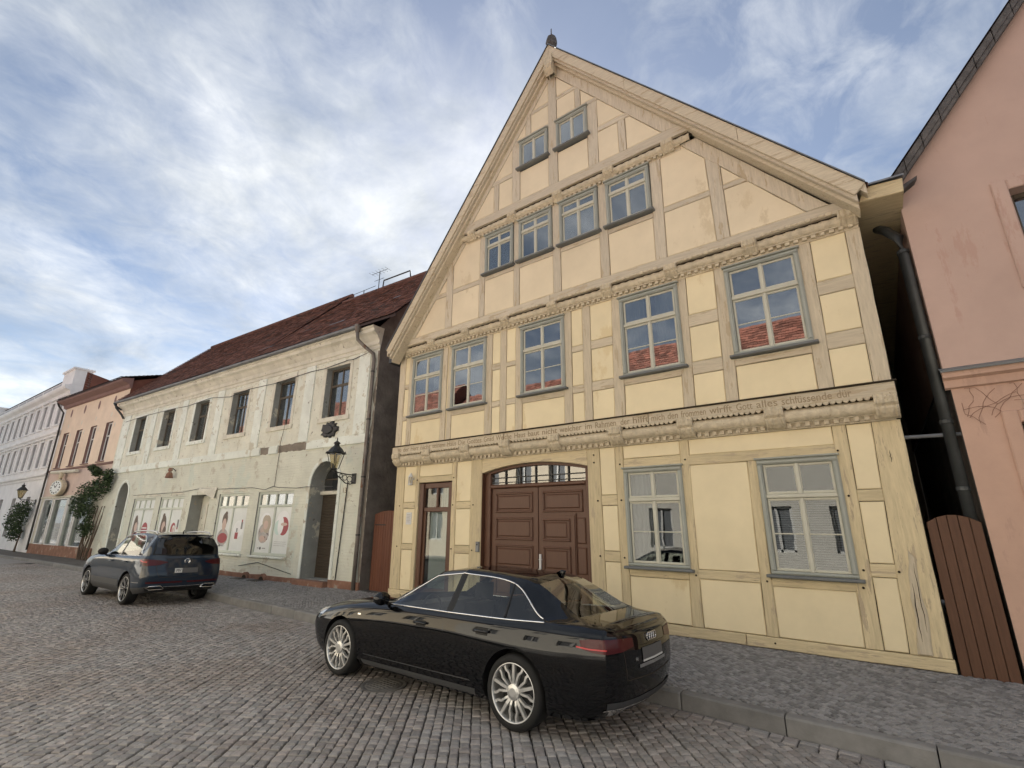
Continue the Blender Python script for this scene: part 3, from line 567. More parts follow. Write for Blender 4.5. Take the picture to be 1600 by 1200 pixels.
tim([(-4.60, 0.165), (-2.0, 0.17), (-2.0, 0.325), (-4.60, 0.325)], 0, 'timber_ochre', True, 0.02, 'sill_beam'); tim([(-1.99, 0.17), (0.40, 0.175), (0.40, 0.325), (-1.99, 0.325)], 0, 'timber_ochre', True, 0.02, 'sill_beam')
MB().box(-10.40, -7.38, 0.0, 0.3, -0.05, 0.164).build('plinth', 'stone', YH); MB().box(-4.60, 0.40, 0.0, 0.3, -0.05, 0.164).build('plinth', 'stone', YH)
# wooden pegs in the joints
pg = MB()
for px, pz in [(-0.36, 1.33), (-0.37, 2.34), (0.03, 1.33), (-2.66, 1.12), (-2.66, 3.03), (-3.9, 3.03), (-3.91, 1.34), (-3.91, 2.36), (-4.4, 2.36), (-4.4, 1.35), (-1.6, 1.1), (-1.6, .25), (-.4, 3.0), (-.4, 1.1), (-7.62, 2.34), (-7.62, 1.34), (-8.27, 2.35), (-8.27, 1.35), (-9.57, 3.0), (-8.27, 3.0), (-10.2, 2.36), (-10.2, 1.35), (-4.45, 3.1), (-4.45, 3.25)]:
    pg.lathe([(0.0, -0.035), (0.014, -0.033), (0.018, -0.012)], (px, 0, pz), 6, 'y')
stuff(pg.build('pegs', 'joint_dark', YH))
# --- first floor (y = -0.18)
Y1 = -0.18
fp = [(-10.36, -10.13, -10.38, -10.15), (-9.95, -9.78, -9.97, -9.79), (-8.67, -8.49, -8.68, -8.50), (-8.44, -8.29, -8.45, -8.29), (-7.19, -6.98, -7.19, -6.98), (-6.73, -6.55, -6.73, -6.55), (-6.28, -6.09, -6.27, -6.09),
      (-4.99, -4.80, -4.97, -4.77), (-4.52, -4.34, -4.49, -4.31), (-3.86, -3.65, -3.80, -3.58), (-2.53, -2.34, -2.47, -2.28), (-1.82, -1.63, -1.76, -1.56), (-0.49, -0.29, -0.46, -0.25), (0.19, 0.395, 0.24, 0.43)]
win = {'rails': [(4.52, 4.645)], 'hole': (4.645, 6.36)}
spec1 = [{'rails': [(4.60, 4.72), (5.50, 5.62)]}, win, {}, win, {'rails': [(4.55, 4.68), (5.46, 5.61)]}, {'rails': [(4.55, 4.68), (5.47, 5.58)]}, win, {'rails': [(4.54, 4.69), (5.44, 5.57)]},
         {'rails': [(4.52, 4.71), (5.42, 5.60)]}, win, {'rails': [(4.50, 4.73), (5.41, 5.64)]}, win, {'rails': [(4.53, 4.78), (5.44, 5.67)]}]
bays(fp, 3.915, 6.42, Y1, 'timber_beige', 'plaster_yellow', spec1)
# --- gable, lower storey (y = -0.34) and upper storey (y = -0.48)
Y2, Y3 = -0.34, -0.48
pl, pp = roofclip(0.05), roofclip(0.275)
q = [(-10.6, -10.5, -10.6, -10.5), (-8.5, -8.27, -8.5, -8.27), (-7.32, -7.15, -7.32, -7.15), (-6.22, -6.06, -6.22, -6.06), (-5.10, -4.90, -5.09, -4.89), (-3.92, -3.72, -3.90, -3.72), (-2.74, -2.53, -2.71, -2.49), (-1.61, -1.39, -1.64, -1.40), (0.6, 0.7, 0.6, 0.7)]
wg = {'rails': [(7.85, 7.955)], 'hole': (7.955, 9.13)}
bays(q, 6.87, 9.22, Y2, 'timber_grey', 'plaster_cream', [{'rails': [(7.83, 7.94)]}, {'rails': [(7.82, 7.94)]}, wg, wg, wg, wg, {'rails': [(7.86, 7.97)]}, {'rails': [(7.87, 7.97)]}], roofclip(0.26), pp)
q = [(-9.1, -9.0, -9.1, -9.0), (-6.17, -5.94, -6.18, -5.94, 11.35), (-5.09, -4.83, -5.05, -4.83), (-4.02, -3.78, -4.01, -3.75, 11.35), (-0.9, -0.8, -0.9, -0.8)]
bays(q, 9.62, 13.3, Y3, 'timber_grey', 'plaster_cream', [None, None, None, None], roofclip(0.26), pp)
c0 = 'timber_grey'; rc = roofclip(0.26)
for (a, b, c, d) in ((-7.6, -6.18, 10.43, 10.56), (-3.76, -2.3, 10.45, 10.58), (-6.9, -5.06, 11.36, 11.47), (-4.83, -3.0, 11.36, 11.47), (-6.4, -5.06, 12.04, 12.14), (-4.83, -3.5, 12.05, 12.15)): tim(rect(a, b, c, d), Y3, c0, True, 0.008, planes=rc)
for (a, b, c, d) in ((-6.77, -6.62, 9.62, 10.43), (-3.28, -3.12, 9.62, 10.45), (-5.75, -5.60, 11.47, 12.04), (-4.31, -4.17, 11.47, 12.05)): tim(rect(a, b, c, d), Y3, c0, False, planes=rc)
g = .009
for (a, b, c, d) in ((-9, -6.77, 9.62, 10.43), (-6.62, -6.17, 9.62, 10.43), (-9, -6.18, 10.56, 11.36), (-5.94, -5.08, 9.62, 10.46), (-4.83, -4.02, 9.62, 10.46), (-3.78, -3.28, 9.62, 10.45), (-3.12, -0.9, 9.62, 10.45), (-3.76, -0.9, 10.58, 11.36),
                     (-6.9, -5.75, 11.47, 12.04), (-5.60, -5.06, 11.47, 12.04), (-4.83, -4.31, 11.47, 12.05), (-4.17, -3, 11.47, 12.05), (-6.4, -5.055, 12.14, 13.3), (-4.83, -3.4, 12.15, 13.3)): pan(rect(a+g, b-g, c+g, d-g), Y3, 'plaster_cream', pp)
for yy, z0, z1 in ((Y2, 6.87, 9.24), (Y3, 9.60, 13.4)):      # rafters in the gable plane
    for sgn in (-1, 1):
        def xo(z, d): return AX + sgn*((AZ-z)-d*SQ)/SL
        P = [(xo(z0, 0.27), z0), (xo(z0, 0.03), z0), (xo(z1, 0.03), z1), (xo(z1, 0.27), z1)]
        if z1 > 13: P = [(xo(z0, 0.27), z0), (xo(z0, 0.03), z0), (AX, AZ-0.03*SQ), (AX, AZ-0.27*SQ)]
        if sgn < 0: P = P[::-1]
        MB().slab(wobble(P, .006, .4), yy-0.028, yy+0.1, 0.01).build('rafter', 'timber_grey_v', YH)
# dark backing of the joints, storey by storey, with the openings left free
bk = MB()
wall_sheet(bk, -10.40, 0.40, 0.1, 3.45, [(-9.515, -8.325, 0.1, 2.925), (-7.37, -4.60, 0.1, 3.22), (-3.83, -2.73, 1.18, 2.95), (-1.52, -0.44, 1.18, 2.95)], 0.045, 0.02, 0, 0)
F1W = [(-9.79, -8.68), (-8.30, -7.18), (-6.10, -4.96), (-3.61, -2.46), (-1.58, -0.45)]
wall_sheet(bk, -10.36, 0.41, 3.6, 6.6, [(a, b, 4.66, 6.36) for a, b in F1W], Y1+0.045, 0.02, 0, 0)
G1W = [(-7.15, -6.22), (-6.07, -5.09), (-4.91, -3.90), (-3.73, -2.72)]
wall_sheet(bk, -8.9, -0.95, 6.6, 9.1, [(a, b, 7.97, 9.1) for a, b in G1W], Y2+0.045, 0.02, 0, 0)
for P in ([(-10.2, 6.6), (-8.9, 6.6), (-8.9, 8.2)], [(-0.95, 6.6), (0.3, 6.6), (-0.95, 8.2)], [(-8.2, 9.1), (-1.66, 9.1), (-2.0, 9.5), (-7.9, 9.5)]): bk.slab(P, Y2+.045, Y2+.06, .001)
G2W = [(-5.95, -5.08), (-4.85, -3.99)]
for P in ([(-8.1, 9.3), (-1.75, 9.3), (-2.68, 10.48), (-7.2, 10.48)], [(-7.2, 10.48), (-5.95, 10.48), (-5.95, 11.36), (-6.5, 11.36)], [(-5.08, 10.48), (-4.85, 10.48), (-4.85, 11.36), (-5.08, 11.36)], [(-3.99, 10.48), (-2.68, 10.48), (-3.35, 11.36), (-3.99, 11.36)], [(-6.5, 11.36), (-3.35, 11.36), (AX, 13.3)]): bk.slab(P, Y3+.045, Y3+.06, .001)
bk.build('wall', 'joint_dark', YH)
# windows
window(YH, -3.83, -2.73, 1.21, 2.93, 0, 2.36, (1.80,), curtain=((0, .5),), depth=.14, pane='pane_low'); window(YH, -1.52, -0.42, 1.21, 2.93, 0, 2.36, (1.80,), curtain='blind', depth=.14, pane='pane_low')
CU = [((0, .35), (.65, 1)), ((0.55, 1.0),), None, ((0, .4), (.6, 1)), None]
for (a, b), cu in zip(F1W, CU): window(YH, a-.02, b+.02, 4.69, 6.345, Y1, 5.74, (5.24,), curtain=cu, depth=.14)
for i, (a, b) in enumerate(G1W): window(YH, a+.015, b-.015, 8.01, 9.11, Y2, 8.78, curtain=None if i % 2 else ((0.0, 1.0),), depth=.14)
for a, b in G2W: window(YH, a+.01, b-.01, 10.53, 11.33, Y3, depth=.14)
# --- carved jetties
def roll(x0, x1, y, z, r, kind, parent=YH):
    n = max(8, int((x1-x0)/0.03)); G = []
    for i in range(n+1):
        x_ = x0+(x1-x0)*i/n; row = []
        for k in range(11):
            th = math.pi*(1.15*k/10-0.40); 
            if kind == 'rope': rr = r*(1+0.085*math.sin(x_*38+th*3.2))
            elif kind == 'scale': rr = r*(1+0.05*math.sin(x_*46)*math.sin(th*5+1)+0.03*(1 if k in (4, 5) else 0))
            else: rr = r
            row.append((x_, y-rr*math.cos(th), z+rr*math.sin(th)))
        G.append(row)
    MB().grid(G).build('carved_roll', 'carving', parent, smooth=True, fix=True)
def bracket(xc, y, zt, w=0.27, h=0.34, d=0.16):
    mb = MB(); prof = [(0.06, -h), (-0.02, -h+0.02), (-d*0.55, -h+0.07), (-d*0.8, -h*0.62), (-d*0.72, -h*0.52), (-d, -h*0.40), (-d*1.05, -h*0.15), (-d*0.95, -0.03), (-d*0.95, 0.0), (0.06, 0.0)]
    xs_ = np.linspace(-w/2, w/2, 12); G = []
    for i, dx in enumerate(xs_):
        f = 0.016 if i in (2, 5, 6, 9) else 0.0; e = 0.02 if i in (0, 11) else 0
        G.append([(xc+dx, y+py+(f+e if 0 < k < len(prof)-1 else 0), zt+pz) for k, (py, pz) in enumerate(prof)])
    mb.grid(G); k = len(prof); mb.add(G[0], [tuple(range(k))]); mb.add(G[-1], [tuple(range(k))[::-1]])
    mb.build('beam_head', 'carving', YH, fix=True)
def dentils(x0, x1, y, z0, z1, pitch=0.125):
    MB().slab(rect(x0, x1, z0-0.03, z1+0.02), y, y+0.1, 0.006).build('dentil_board', 'timber_beige_h', YH)
    MB().slab(rect(x0, x1, z1+0.004, z1+0.026), y-0.068, y+0.02, 0.006).build('dentil_shade_strip', 'timber_beige_h', YH)  # added strip, keeps the gaps between the teeth in shade
    mb = MB(); x_ = x0+0.02
    while x_ < x1-0.06: mb.slab(rect(x_, x_+0.068, z0-.008, z1+.004), y-0.055, y+0.01, 0.005); x_ += pitch
    stuff(mb.build('dentils', 'carving', YH))
B1 = [-10.25, -9.09, -7.77, -6.56, -5.26, -3.87, -2.54, -1.14, 0.28]; B2 = [-10.22, -9.01, -7.77, -6.51, -5.17, -3.84, -2.50, -1.11, 0.30]; B3 = [-7.55, -6.21, -4.88, -3.58, -2.28]
for xa in B1: bracket(xa, -0.12, 3.73)
for a, b in zip(B1, B1[1:]): roll(a+.135, b-.135, -0.10, 3.575, 0.105, 'scale')
dentils(-10.40, 0.36, -0.045, 3.405, 3.455)
MB().slab(rect(-10.40, 0.40, 3.44, 3.74), -0.06, 0.1, 0.01).build('plate', 'timber_beige_h', YH)
for a, b in ((-10.42, -6.6), (-6.59, -3.2), (-3.19, 0.42)): tim([(a, 3.70), (b, 3.70), (b, 3.895), (a, 3.895)], -0.215, 'timber_beige', True, 0.0, 'inscription_beam', back=.2)
MB().slab(rect(-10.45, 0.45, 3.895, 3.918), -0.25, -0.1, 0.006).build('drip_moulding', 'joint_dark', YH)
sc = MB(); x_ = -10.3
while x_ < 0.12:
    if min(abs(x_+0.04-b) for b in B1) > 0.17:
        sc.slab([(x_+0.042+0.04*math.cos(t), 3.705-0.045*math.sin(t)) for t in (math.pi, math.pi*.8, math.pi*.6, math.pi*.4, math.pi*.2, 0)], -0.232, -0.2, 0.006)
    x_ += 0.084
stuff(sc.build('scallop_trim', 'carving', YH))
def carve_text(s, xa, xb, z=3.745, size=0.17): put_text(s, size, 'letter', YH, 'inscription', (xa, -0.2213, z), width=xb-xa)
def carve_line(words, xa, xb):
    tot = sum(len(w)+1 for w in words)-1; k = (xb-xa)/tot; x_ = xa
    for w in words: carve_text(w, x_, x_+k*len(w)); x_ += k*(len(w)+1)
carve_line(['Wo', 'der', 'Herr', 'nicht', 'seinem', 'Haus', 'Die', 'Gottes', 'Gnad', 'Welche', 'Haus', 'baut', 'nicht', 'welcher', 'im', 'Rahmen'], -10.2, -3.85)
carve_line(['der', 'hilft', 'mich', 'den', 'frommen', 'wirfft', 'Gott', 'alles', 'schlüssende', 'dür'], -3.75, -0.10)
for xa in B2: bracket(xa, Y1-0.06, 6.70, h=0.26, d=0.15, w=.24)
for a, b in zip(B2, B2[1:]): roll(a+.12, b-.12, Y1-0.055, 6.585, 0.085, 'rope')
dentils(-10.36, 0.42, Y1-0.03, 6.435, 6.475)
MB().slab(rect(-10.38, 0.43, 6.47, 6.70), Y1-0.045, Y1+0.1, 0.01).build('plate', 'timber_beige_h', YH)
for a, b in ((-10.3, -5.2), (-5.19, 0.32)): tim([(a, 6.675), (b, 6.675), (b-(.14 if b > 0 else 0), 6.865), (a+(.14 if a < -10 else 0), 6.865)], Y2-0.02, 'timber_grey', True, 0.0, 'cross_beam', back=.2)
lf = MB(); x_ = -9.9
while x_ < 0.1:
    if min(abs(x_-b) for b in B2) > 0.2:
        lf.slab([(x_+0.05*math.cos(t), 6.70+0.028*math.sin(t)*(1+.3*math.sin(x_*20))) for t in np.linspace(0, 2*math.pi, 8)[:-1]], Y2-0.045, Y2-.01, 0.01)
    x_ += 0.095
stuff(lf.build('leaf_trim', 'carving', YH))
for xa in B3: bracket(xa, Y2-0.05, 9.39, h=0.25, d=0.14, w=.24)
for a, b in zip([-8.0]+B3, B3+[-1.85]): roll(a+(.12 if a > -7.9 else 0), b-(.12 if b < -1.9 else 0), Y2-0.05, 9.29, 0.08, 'rope')
dentils(-7.75, -2.05, Y2-0.02, 9.155, 9.19)
tim([(-8.06, 9.39), (-1.80, 9.39), (-1.98, 9.62), (-7.9, 9.62)], Y3-0.02, 'timber_grey', True, 0.0, 'cross_beam', back=.2)
MB().slab(rect(-7.9, -1.95, 9.19, 9.40), Y2-0.03, Y2+.1, .01).build('plate', 'timber_beige_h', YH)
# --- arched gateway
def arch_z(x_): return 3.05+0.165*(1-((x_+5.985)/1.385)**2)
xs_ = np.linspace(-7.37, -4.60, 15); top = [(x_, 3.375) for x_ in xs_[::-1]]
MB().slab([(x_, arch_z(x_)) for x_ in xs_]+top, -0.02, 0.2, 0.01).build('arch_lintel', 'timber_ochre_h', YH)
gate = MB(); 
gate.slab(rect(-7.36, -7.20, 0.15, 3.04), 0.10, 0.3, 0.012); gate.slab(rect(-4.72, -4.61, 0.15, 3.04), 0.10, 0.3, 0.012); gate.slab(rect(-7.20, -4.72, 2.70, 2.78), 0.09, 0.3, 0.02)
gate.slab([(x_, arch_z(x_)-.06) for x_ in xs_]+[(x_, arch_z(x_)+.01) for x_ in xs_[::-1]], 0.10, 0.25, 0.008)
gate.box(-7.37, -7.36+.001, 0.0, 0.3, 0.15, 3.05); 
gt = gate.build('gate_frame', 'brown_paint', YH)
fan = MB()
for x_ in np.linspace(-7.2, -4.72, 7)[1:-1]: fan.box(x_-.012, x_+.012, 0.13, 0.16, 2.78, arch_z(x_)-.05)
fan.box(-7.2, -4.72, 0.132, 0.158, 2.925, 2.945); fan.box(-7.2, -4.72, 0.132, 0.158, 2.82, 2.835); fan.build('fanlight_bars', 'iron', gt)
MB().slab([(-7.2, 2.77), (-4.72, 2.77)]+[(x_, arch_z(x_)-.05) for x_ in np.linspace(-4.72, -7.2, 9)], 0.165, 0.172, .001).build('fanlight_pane', 'pane', gt)
MB().box(-7.2, -4.7, 0.6, 0.62, 2.7, 3.3).build('fanlight_recess', 'room_dark', gt)
def leaf(x0, x1, panels, name='gate_leaf', z1=2.698):
    lf_ = MB().slab(rect(x0, x1, 0.17, z1), 0.16, 0.22, 0.008).build(name, 'brown_paint', YH)
    for (a, b, c, d) in panels:
        mb = MB()   # bolection moulding and raised field
        for (p, q_, r_, s_) in ((a, b, d-.045, d), (a, b, c, c+.045), (a, a+.045, c+.045, d-.045), (b-.045, b, c+.045, d-.045)): mb.slab(rect(p, q_, r_, s_), 0.128, 0.165, 0.014)
        mb.slab(rect(a+.075, b-.075, c+.075, d-.075), 0.138, 0.165, 0.022); mb.build('raised_panel', 'brown_paint', lf_)
    return lf_
leaf(-7.195, -5.92, [(-7.07, -6.05, c, d) for c, d in ((2.16, 2.60), (1.58, 2.06), (1.00, 1.48), (0.42, 0.90))])
leaf(-5.905, -4.725, [(-5.79, -4.82, 2.16, 2.60)])
wk = leaf(-5.88, -5.02, [(-5.78, -5.12, c, d) for c, d in ((1.58, 2.03), (0.98, 1.48), (0.40, 0.88))], 'wicket_door', 2.09)
wk.location.y = -0.022
for c, d in ((1.55, 2.05), (0.98, 1.48), (0.40, 0.90)): leaf_strip = MB().slab(rect(-4.97, -4.77, c, d), 0.135, 0.165, 0.02).build('narrow_panel', 'brown_paint', YH)
MB().slab(rect(-5.005, -4.985, 0.17, 2.13), 0.128, 0.17, .006).build('cover_strip', 'brown_paint', YH)
hd = MB(); hd.slab(rect(-5.865, -5.82, 1.03, 1.32), 0.10, 0.14, 0.004); hd.tube([(-5.843, 0.10, 1.22), (-5.843, 0.06, 1.22), (-5.76, 0.055, 1.22)], 0.009); hd.build('door_handle', 'plate_white', YH)
# side door with glass and blinds
dr = MB()
for (a, b, c, d) in ((-9.50, -9.36, 0.17, 2.91), (-8.47, -8.34, 0.17, 2.91), (-9.36, -8.47, 2.78, 2.91), (-9.36, -8.47, 2.20, 2.31), (-8.93, -8.87, 2.31, 2.78), (-9.36, -8.47, 0.17, 0.42)): dr.slab(rect(a, b, c, d), 0.02 if a < -9.4 or a > -8.5 else 0.06, 0.2, 0.012)
for (a, b, c, d) in ((-9.36, -9.29, 0.42, 2.2), (-8.54, -8.47, 0.42, 2.2)): dr.slab(rect(a, b, c, d), 0.075, 0.14, .008)
do = dr.build('side_door', 'brown_paint', YH)
for (a, b, c, d) in ((-9.36, -8.93, 2.31, 2.78), (-8.87, -8.47, 2.31, 2.78), (-9.29, -8.54, 0.42, 2.2)): MB().box(a, b, 0.11, 0.116, c, d).build('pane', 'shop_pane', do)
bl = MB()
for k in range(11): xk = -9.20+k*0.062; bl.add([(xk, 0.17, 0.42), (xk+.045, 0.19, 0.42), (xk+.045, 0.19, 2.2), (xk, 0.17, 2.2)], [(0, 1, 2, 3)])
for k in range(5): xk = -8.84+k*0.075; bl.add([(xk, 0.17, 2.31), (xk+.05, 0.19, 2.31), (xk+.05, 0.19, 2.78), (xk, 0.17, 2.78)], [(0, 1, 2, 3)])
bl.build('vertical_blind', 'poster_white', do)
MB().box(-9.4, -8.4, 0.7, 0.72, 0.1, 2.95).build('recess', 'room_dark', do)
MB().slab(rect(-9.55, -8.30, 0.10, 0.168), -0.12, 0.2, .01).build('door_step', 'stone', YH)
# --- roof, barge boards, side walls
roof = MB(); yb, yk = 7.95-8.63, 12.0; RX, rt = -4.88, 13.65
def rz_at(x_): return rt-(1.25 if x_ > RX else 1.285)*abs(x_-RX)
def slope(sgn, x_end):
    ze = rz_at(x_end); a = [(RX, yb, rt), (x_end, yb, ze), (x_end, yk, ze), (RX, yk, rt)]; b = [(p[0], p[1], p[2]-0.16) for p in a]
    roof.add(a+b, [(0, 1, 2, 3), (7, 6, 5, 4), (0, 4, 5, 1), (1, 5, 6, 2), (2, 6, 7, 3)])
    tl = MB(); tiles_on(tl, (x_end, yb+0.01, ze) if sgn > 0 else (x_end, yk, ze), (0, 1, 0) if sgn > 0 else (0, -1, 0), (RX-x_end, 0, rt-ze), yk-yb-0.02, math.hypot(RX-x_end, rt-ze)-.25, 0.22, 0.2)
    return tl
XL, XR = -10.40, 0.585
ta = slope(-1, XL); tb = slope(1, XR)
ro = roof.build('roof', 'timber_grey_v', YH, fix=True)
base = len(ta.v); ta.v += tb.v; ta.f += [tuple(i+base for i in f) for f in tb.f]; ta.m += tb.m; ta.t += tb.t
stuff(ta.build('roof_tiles', 'tile_old', ro))
for sgn, xe in ((-1, XL), (1, XR)):
    for (d0, d1, ya_, yb_, nm) in ((0.0, 0.205, yb-0.045, yb, 'barge_board'), (0.15, 0.25, yb+.001, yb+0.08, 'verge_moulding'), (0.20, 0.30, yb+0.081, Y2+0.02, 'soffit_board')):
        def pt(x_, d): return (x_, rz_at(x_)-d*SQ)
        cuts = [RX, RX+sgn*1.9, RX+sgn*3.9, xe] if nm == 'barge_board' else [RX, xe-sgn*.12]      # each barge board in its lengths
        for c1, c2 in zip(cuts, cuts[1:]):
            e = sgn*0.003; k = sgn*0.15 if c2 == xe else 0
            P = [pt(c1, d1), pt(c2-e-k, d1), pt(c2-e, d0), pt(c1, d0)]
            P = P if sgn > 0 else P[::-1]
            MB().slab(P, ya_, yb_, 0.008).build(nm, 'timber_beige_h' if nm != 'verge_moulding' else 'timber_grey_h', YH)
    MB().add([(RX, yb-.07, rt+.03), (xe, yb-.07, rz_at(xe)+.03), (xe, yb+.2, rz_at(xe)+.03), (RX, yb+.2, rt+.03), (RX, yb-.07, rt), (xe, yb-.07, rz_at(xe))], [(0, 1, 2, 3), (4, 5, 1, 0)]).build('verge_flashing', 'zinc', YH)
pd = MB(); 
G = [[(RX+dx, yb-0.09+(0.012 if i in (1, 3) else 0)+f, z) for z, f in ((13.28, 0.0), (13.0, 0.0), (12.96, .02), (12.93, -.03), (12.88, -.01), (12.84, -.03), (12.78, .03), (12.72, 0.10))] for i, dx in enumerate((-.11, -.06, 0, .06, .11))]
pd.grid(G)
for gcol in (G[0], G[-1]): pd.grid([gcol, [(p[0], yb+0.15, p[2]) for p in gcol]])
pd.build('pendant', 'carving', YH, fix=True)
fi = MB(); fi.lathe([(0.05, 0), (0.07, 0.04), (0.045, 0.08), (0.13, 0.16), (0.155, 0.26), (0.14, 0.34), (0.10, 0.38), (0.12, 0.40), (0.05, 0.43), (0.018, 0.45), (0.014, 0.72), (0.0, 0.76)], (RX, yb+0.12, rt-0.02), 14, flute=-.06)
fi.build('finial', 'slate_verge', YH, smooth=False)
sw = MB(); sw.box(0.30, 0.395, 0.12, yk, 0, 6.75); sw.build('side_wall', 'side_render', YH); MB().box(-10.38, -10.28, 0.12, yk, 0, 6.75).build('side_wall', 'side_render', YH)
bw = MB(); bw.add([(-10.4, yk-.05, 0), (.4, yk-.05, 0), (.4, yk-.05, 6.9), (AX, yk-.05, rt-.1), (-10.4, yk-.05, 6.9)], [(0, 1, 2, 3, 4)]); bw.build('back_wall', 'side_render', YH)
ev = MB()   # boxed eaves with boards, both sides
ev.slab([(0.47, 6.64), (1.0, 6.60), (1.02, 6.82), (0.56, 6.87)], yb+0.15, yb+0.22, .01); ev.add([(0.40, yb+.22, 6.65), (1.0, yb+.22, 6.61), (1.0, yk, 6.61), (0.40, yk, 6.65)], [(3, 2, 1, 0)]); ev.build('eaves_box', 'timber_ochre_h', YH)
ev = MB(); ev.add([(0.5, yb+.1, 6.89), (1.04, yb+.1, 6.86), (1.04, yk, 6.86), (0.5, yk, 6.89)], [(0, 1, 2, 3)]); ev.add([(0.5, yb+.1, 6.86), (1.04, yb+.1, 6.83), (1.04, yb+.1, 6.86), (0.5, yb+.1, 6.89)], [(0, 1, 2, 3)]); ev.build('eaves_flashing', 'zinc', YH)
MB().box(-10.62, -10.36, yb+.25, yk, 6.30, 6.52).build('gutter', 'pipe_dark', YH)
# fittings on the wall
wl = thing('wall_lantern', 'small white wall lantern beside the brown glazed side door', 'lantern', (-9.72, 8.57, 3.03))
mb = MB(); mb.lathe([(0.05, -.16), (0.065, -.15), (0.065, -.13), (0.055, -.12)], (0, -.06, 0), 6); mb.lathe([(0.055, .06), (0.075, .05), (0.03, .12), (0.012, .15), (0, .16)], (0, -.06, 0), 6)
for k in range(6): a = k*math.pi/3; mb.box(.052*math.cos(a)-.006, .052*math.cos(a)+.006, -.06+.052*math.sin(a)-.006, -.06+.052*math.sin(a)+.006, -.13, .06)
mb.box(-.02, .02, -.02, .055, -.02, .02); mb.build('frame', 'plate_white', wl); MB().lathe([(0.0, -.12), (.046, -.12), (.046, .055), (0, .055)], (0, -.06, 0), 6).build('glass', 'lantern_glass', wl)
pq = MB(); pq.slab(rect(-.10, .10, -.15, .15), -0.014, 0.014, .004); po = pq.build('wall_plaque', 'plate_white'); po.location = (-9.82, 8.625, 2.04); tag(po, 'small grey white plaque on the yellow wall left of the side door', 'plaque')
for k in range(6): MB().box(-.07, .07-.03*(k % 3 == 2), -.016, -.0135, .09-k*.036, .098-k*.036).build('text_line', 'letter', po)
ic = MB(); ic.slab(rect(-.05, .05, -.11, .11), -.04, .02, .01); io = ic.build('intercom', 'zinc'); io.location = (-7.44, 8.615, 1.42); tag(io, 'small grey metal intercom box at the edge of the brown gate', 'intercom')
MB().lathe([(0, -.043), (.02, -.043), (.022, -.038)], (0, 0, .05), 10, 'y').build('speaker', 'iron', io)
# ---------------------------------------------------------------- the other houses of the street
def arch_fill(mb, x0, x1, zs, y, depth, mi=0, rmi=1, zt=None, n=14):
    """round-headed top for a hole whose rectangle reaches zt: fills the two spandrels and lines the arch"""
    r = (x1-x0)/2; xc = (x0+x1)/2; rz_ = zt-zs
    A = [(xc+r*math.cos(t), zs+rz_*math.sin(t)) for t in np.linspace(math.pi, 0, n+1)]
    for i in range(n):
        (a, b), (c, d) = A[i], A[i+1]
        mb.add([(a, y, b), (c, y, d), (c, y, zt), (a, y, zt)], [(0, 1, 2, 3)], mi); mb.add([(a, y, b), (a, y+depth, b), (c, y+depth, d), (c, y, d)], [(0, 1, 2, 3)], rmi)
def moulding(x0, x1, prof, mat, parent, name='cornice', ends=True):
    """profile [(y,z)] swept along x"""
    mb = MB(); G = [[(x_, p[0], p[1]) for p in prof] for x_ in (x0, x1)]; mb.grid(G)
    if ends: k = len(prof); mb.add(G[0], [tuple(range(k))]); mb.add(G[1], [tuple(range(k))[::-1]])
    return mb.build(name, mat, parent, fix=True)
def roof_pair(parent, x0, x1, y_e, z_e, y_r, z_r, mat, name='roof', tw=0.19, th=0.17, y_b=None):
    """street slope tiled with single tiles, plain slope behind"""
    yb_ = y_b or 2*y_r-y_e; mb = MB(); mb.add([(x0, y_e, z_e), (x1, y_e, z_e), (x1, y_r, z_r), (x0, y_r, z_r), (x1, yb_, z_e), (x0, yb_, z_e)], [(0, 1, 2, 3), (3, 2, 4, 5)]); mb.add([(x0, y_e, z_e-.08), (x1, y_e, z_e-.08), (x1, y_e, z_e), (x0, y_e, z_e)], [(0, 1, 2, 3)])
    r = mb.build(name, 'tile_dark', parent)
    tl = MB(); tiles_on(tl, (x0, y_e-.03, z_e), (1, 0, 0), (0, y_r-y_e, z_r-z_e), x1-x0, math.hypot(y_r-y_e, z_r-z_e), tw, th); stuff(tl.build('roof_tiles', mat, r))
    rg = MB(); x_ = x0
    while x_ < x1-.05: rg.tube([(x_, y_r, z_r+.03), (min(x_+.36, x1), y_r, z_r+.035)], 0.09, 8); x_ += 0.35
    stuff(rg.build('ridge_tiles', mat, r)); return r

GH = thing('town_house', 'long crumbling cream and mint house with peeling paint and poster shop windows', 'house', (-11.75, 8.7, 0), RAD(4))
GL = -19.4; WC = [-1.93, -4.90, -7.88, -10.93, -14.02, -17.05]; WZ = (5.2, 6.92)
gw = MB(); wh = [(c-.6, c+.6, *WZ) for c in WC]
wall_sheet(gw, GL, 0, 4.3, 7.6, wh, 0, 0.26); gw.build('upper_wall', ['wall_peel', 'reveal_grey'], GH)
gl = MB(); SH = [(-5.57, -3.52), (-8.22, -6.15), (-13.1, -10.98), (-15.8, -13.6)]
holes = [(a, b, 0.87, 2.93) for a, b in SH] + [(-10.40, -8.90, 0.28, 2.95), (-2.68, -1.32, 0.30, 3.78), (-17.75, -16.62, 0.28, 3.72)]
wall_sheet(gl, GL, 0, 0.0, 4.3, holes, 0, 0.12); 
arch_fill(gl, -2.68, -1.32, 3.10, 0, 0.5, zt=3.78); arch_fill(gl, -17.75, -16.62, 3.10, 0, 0.5, zt=3.72)
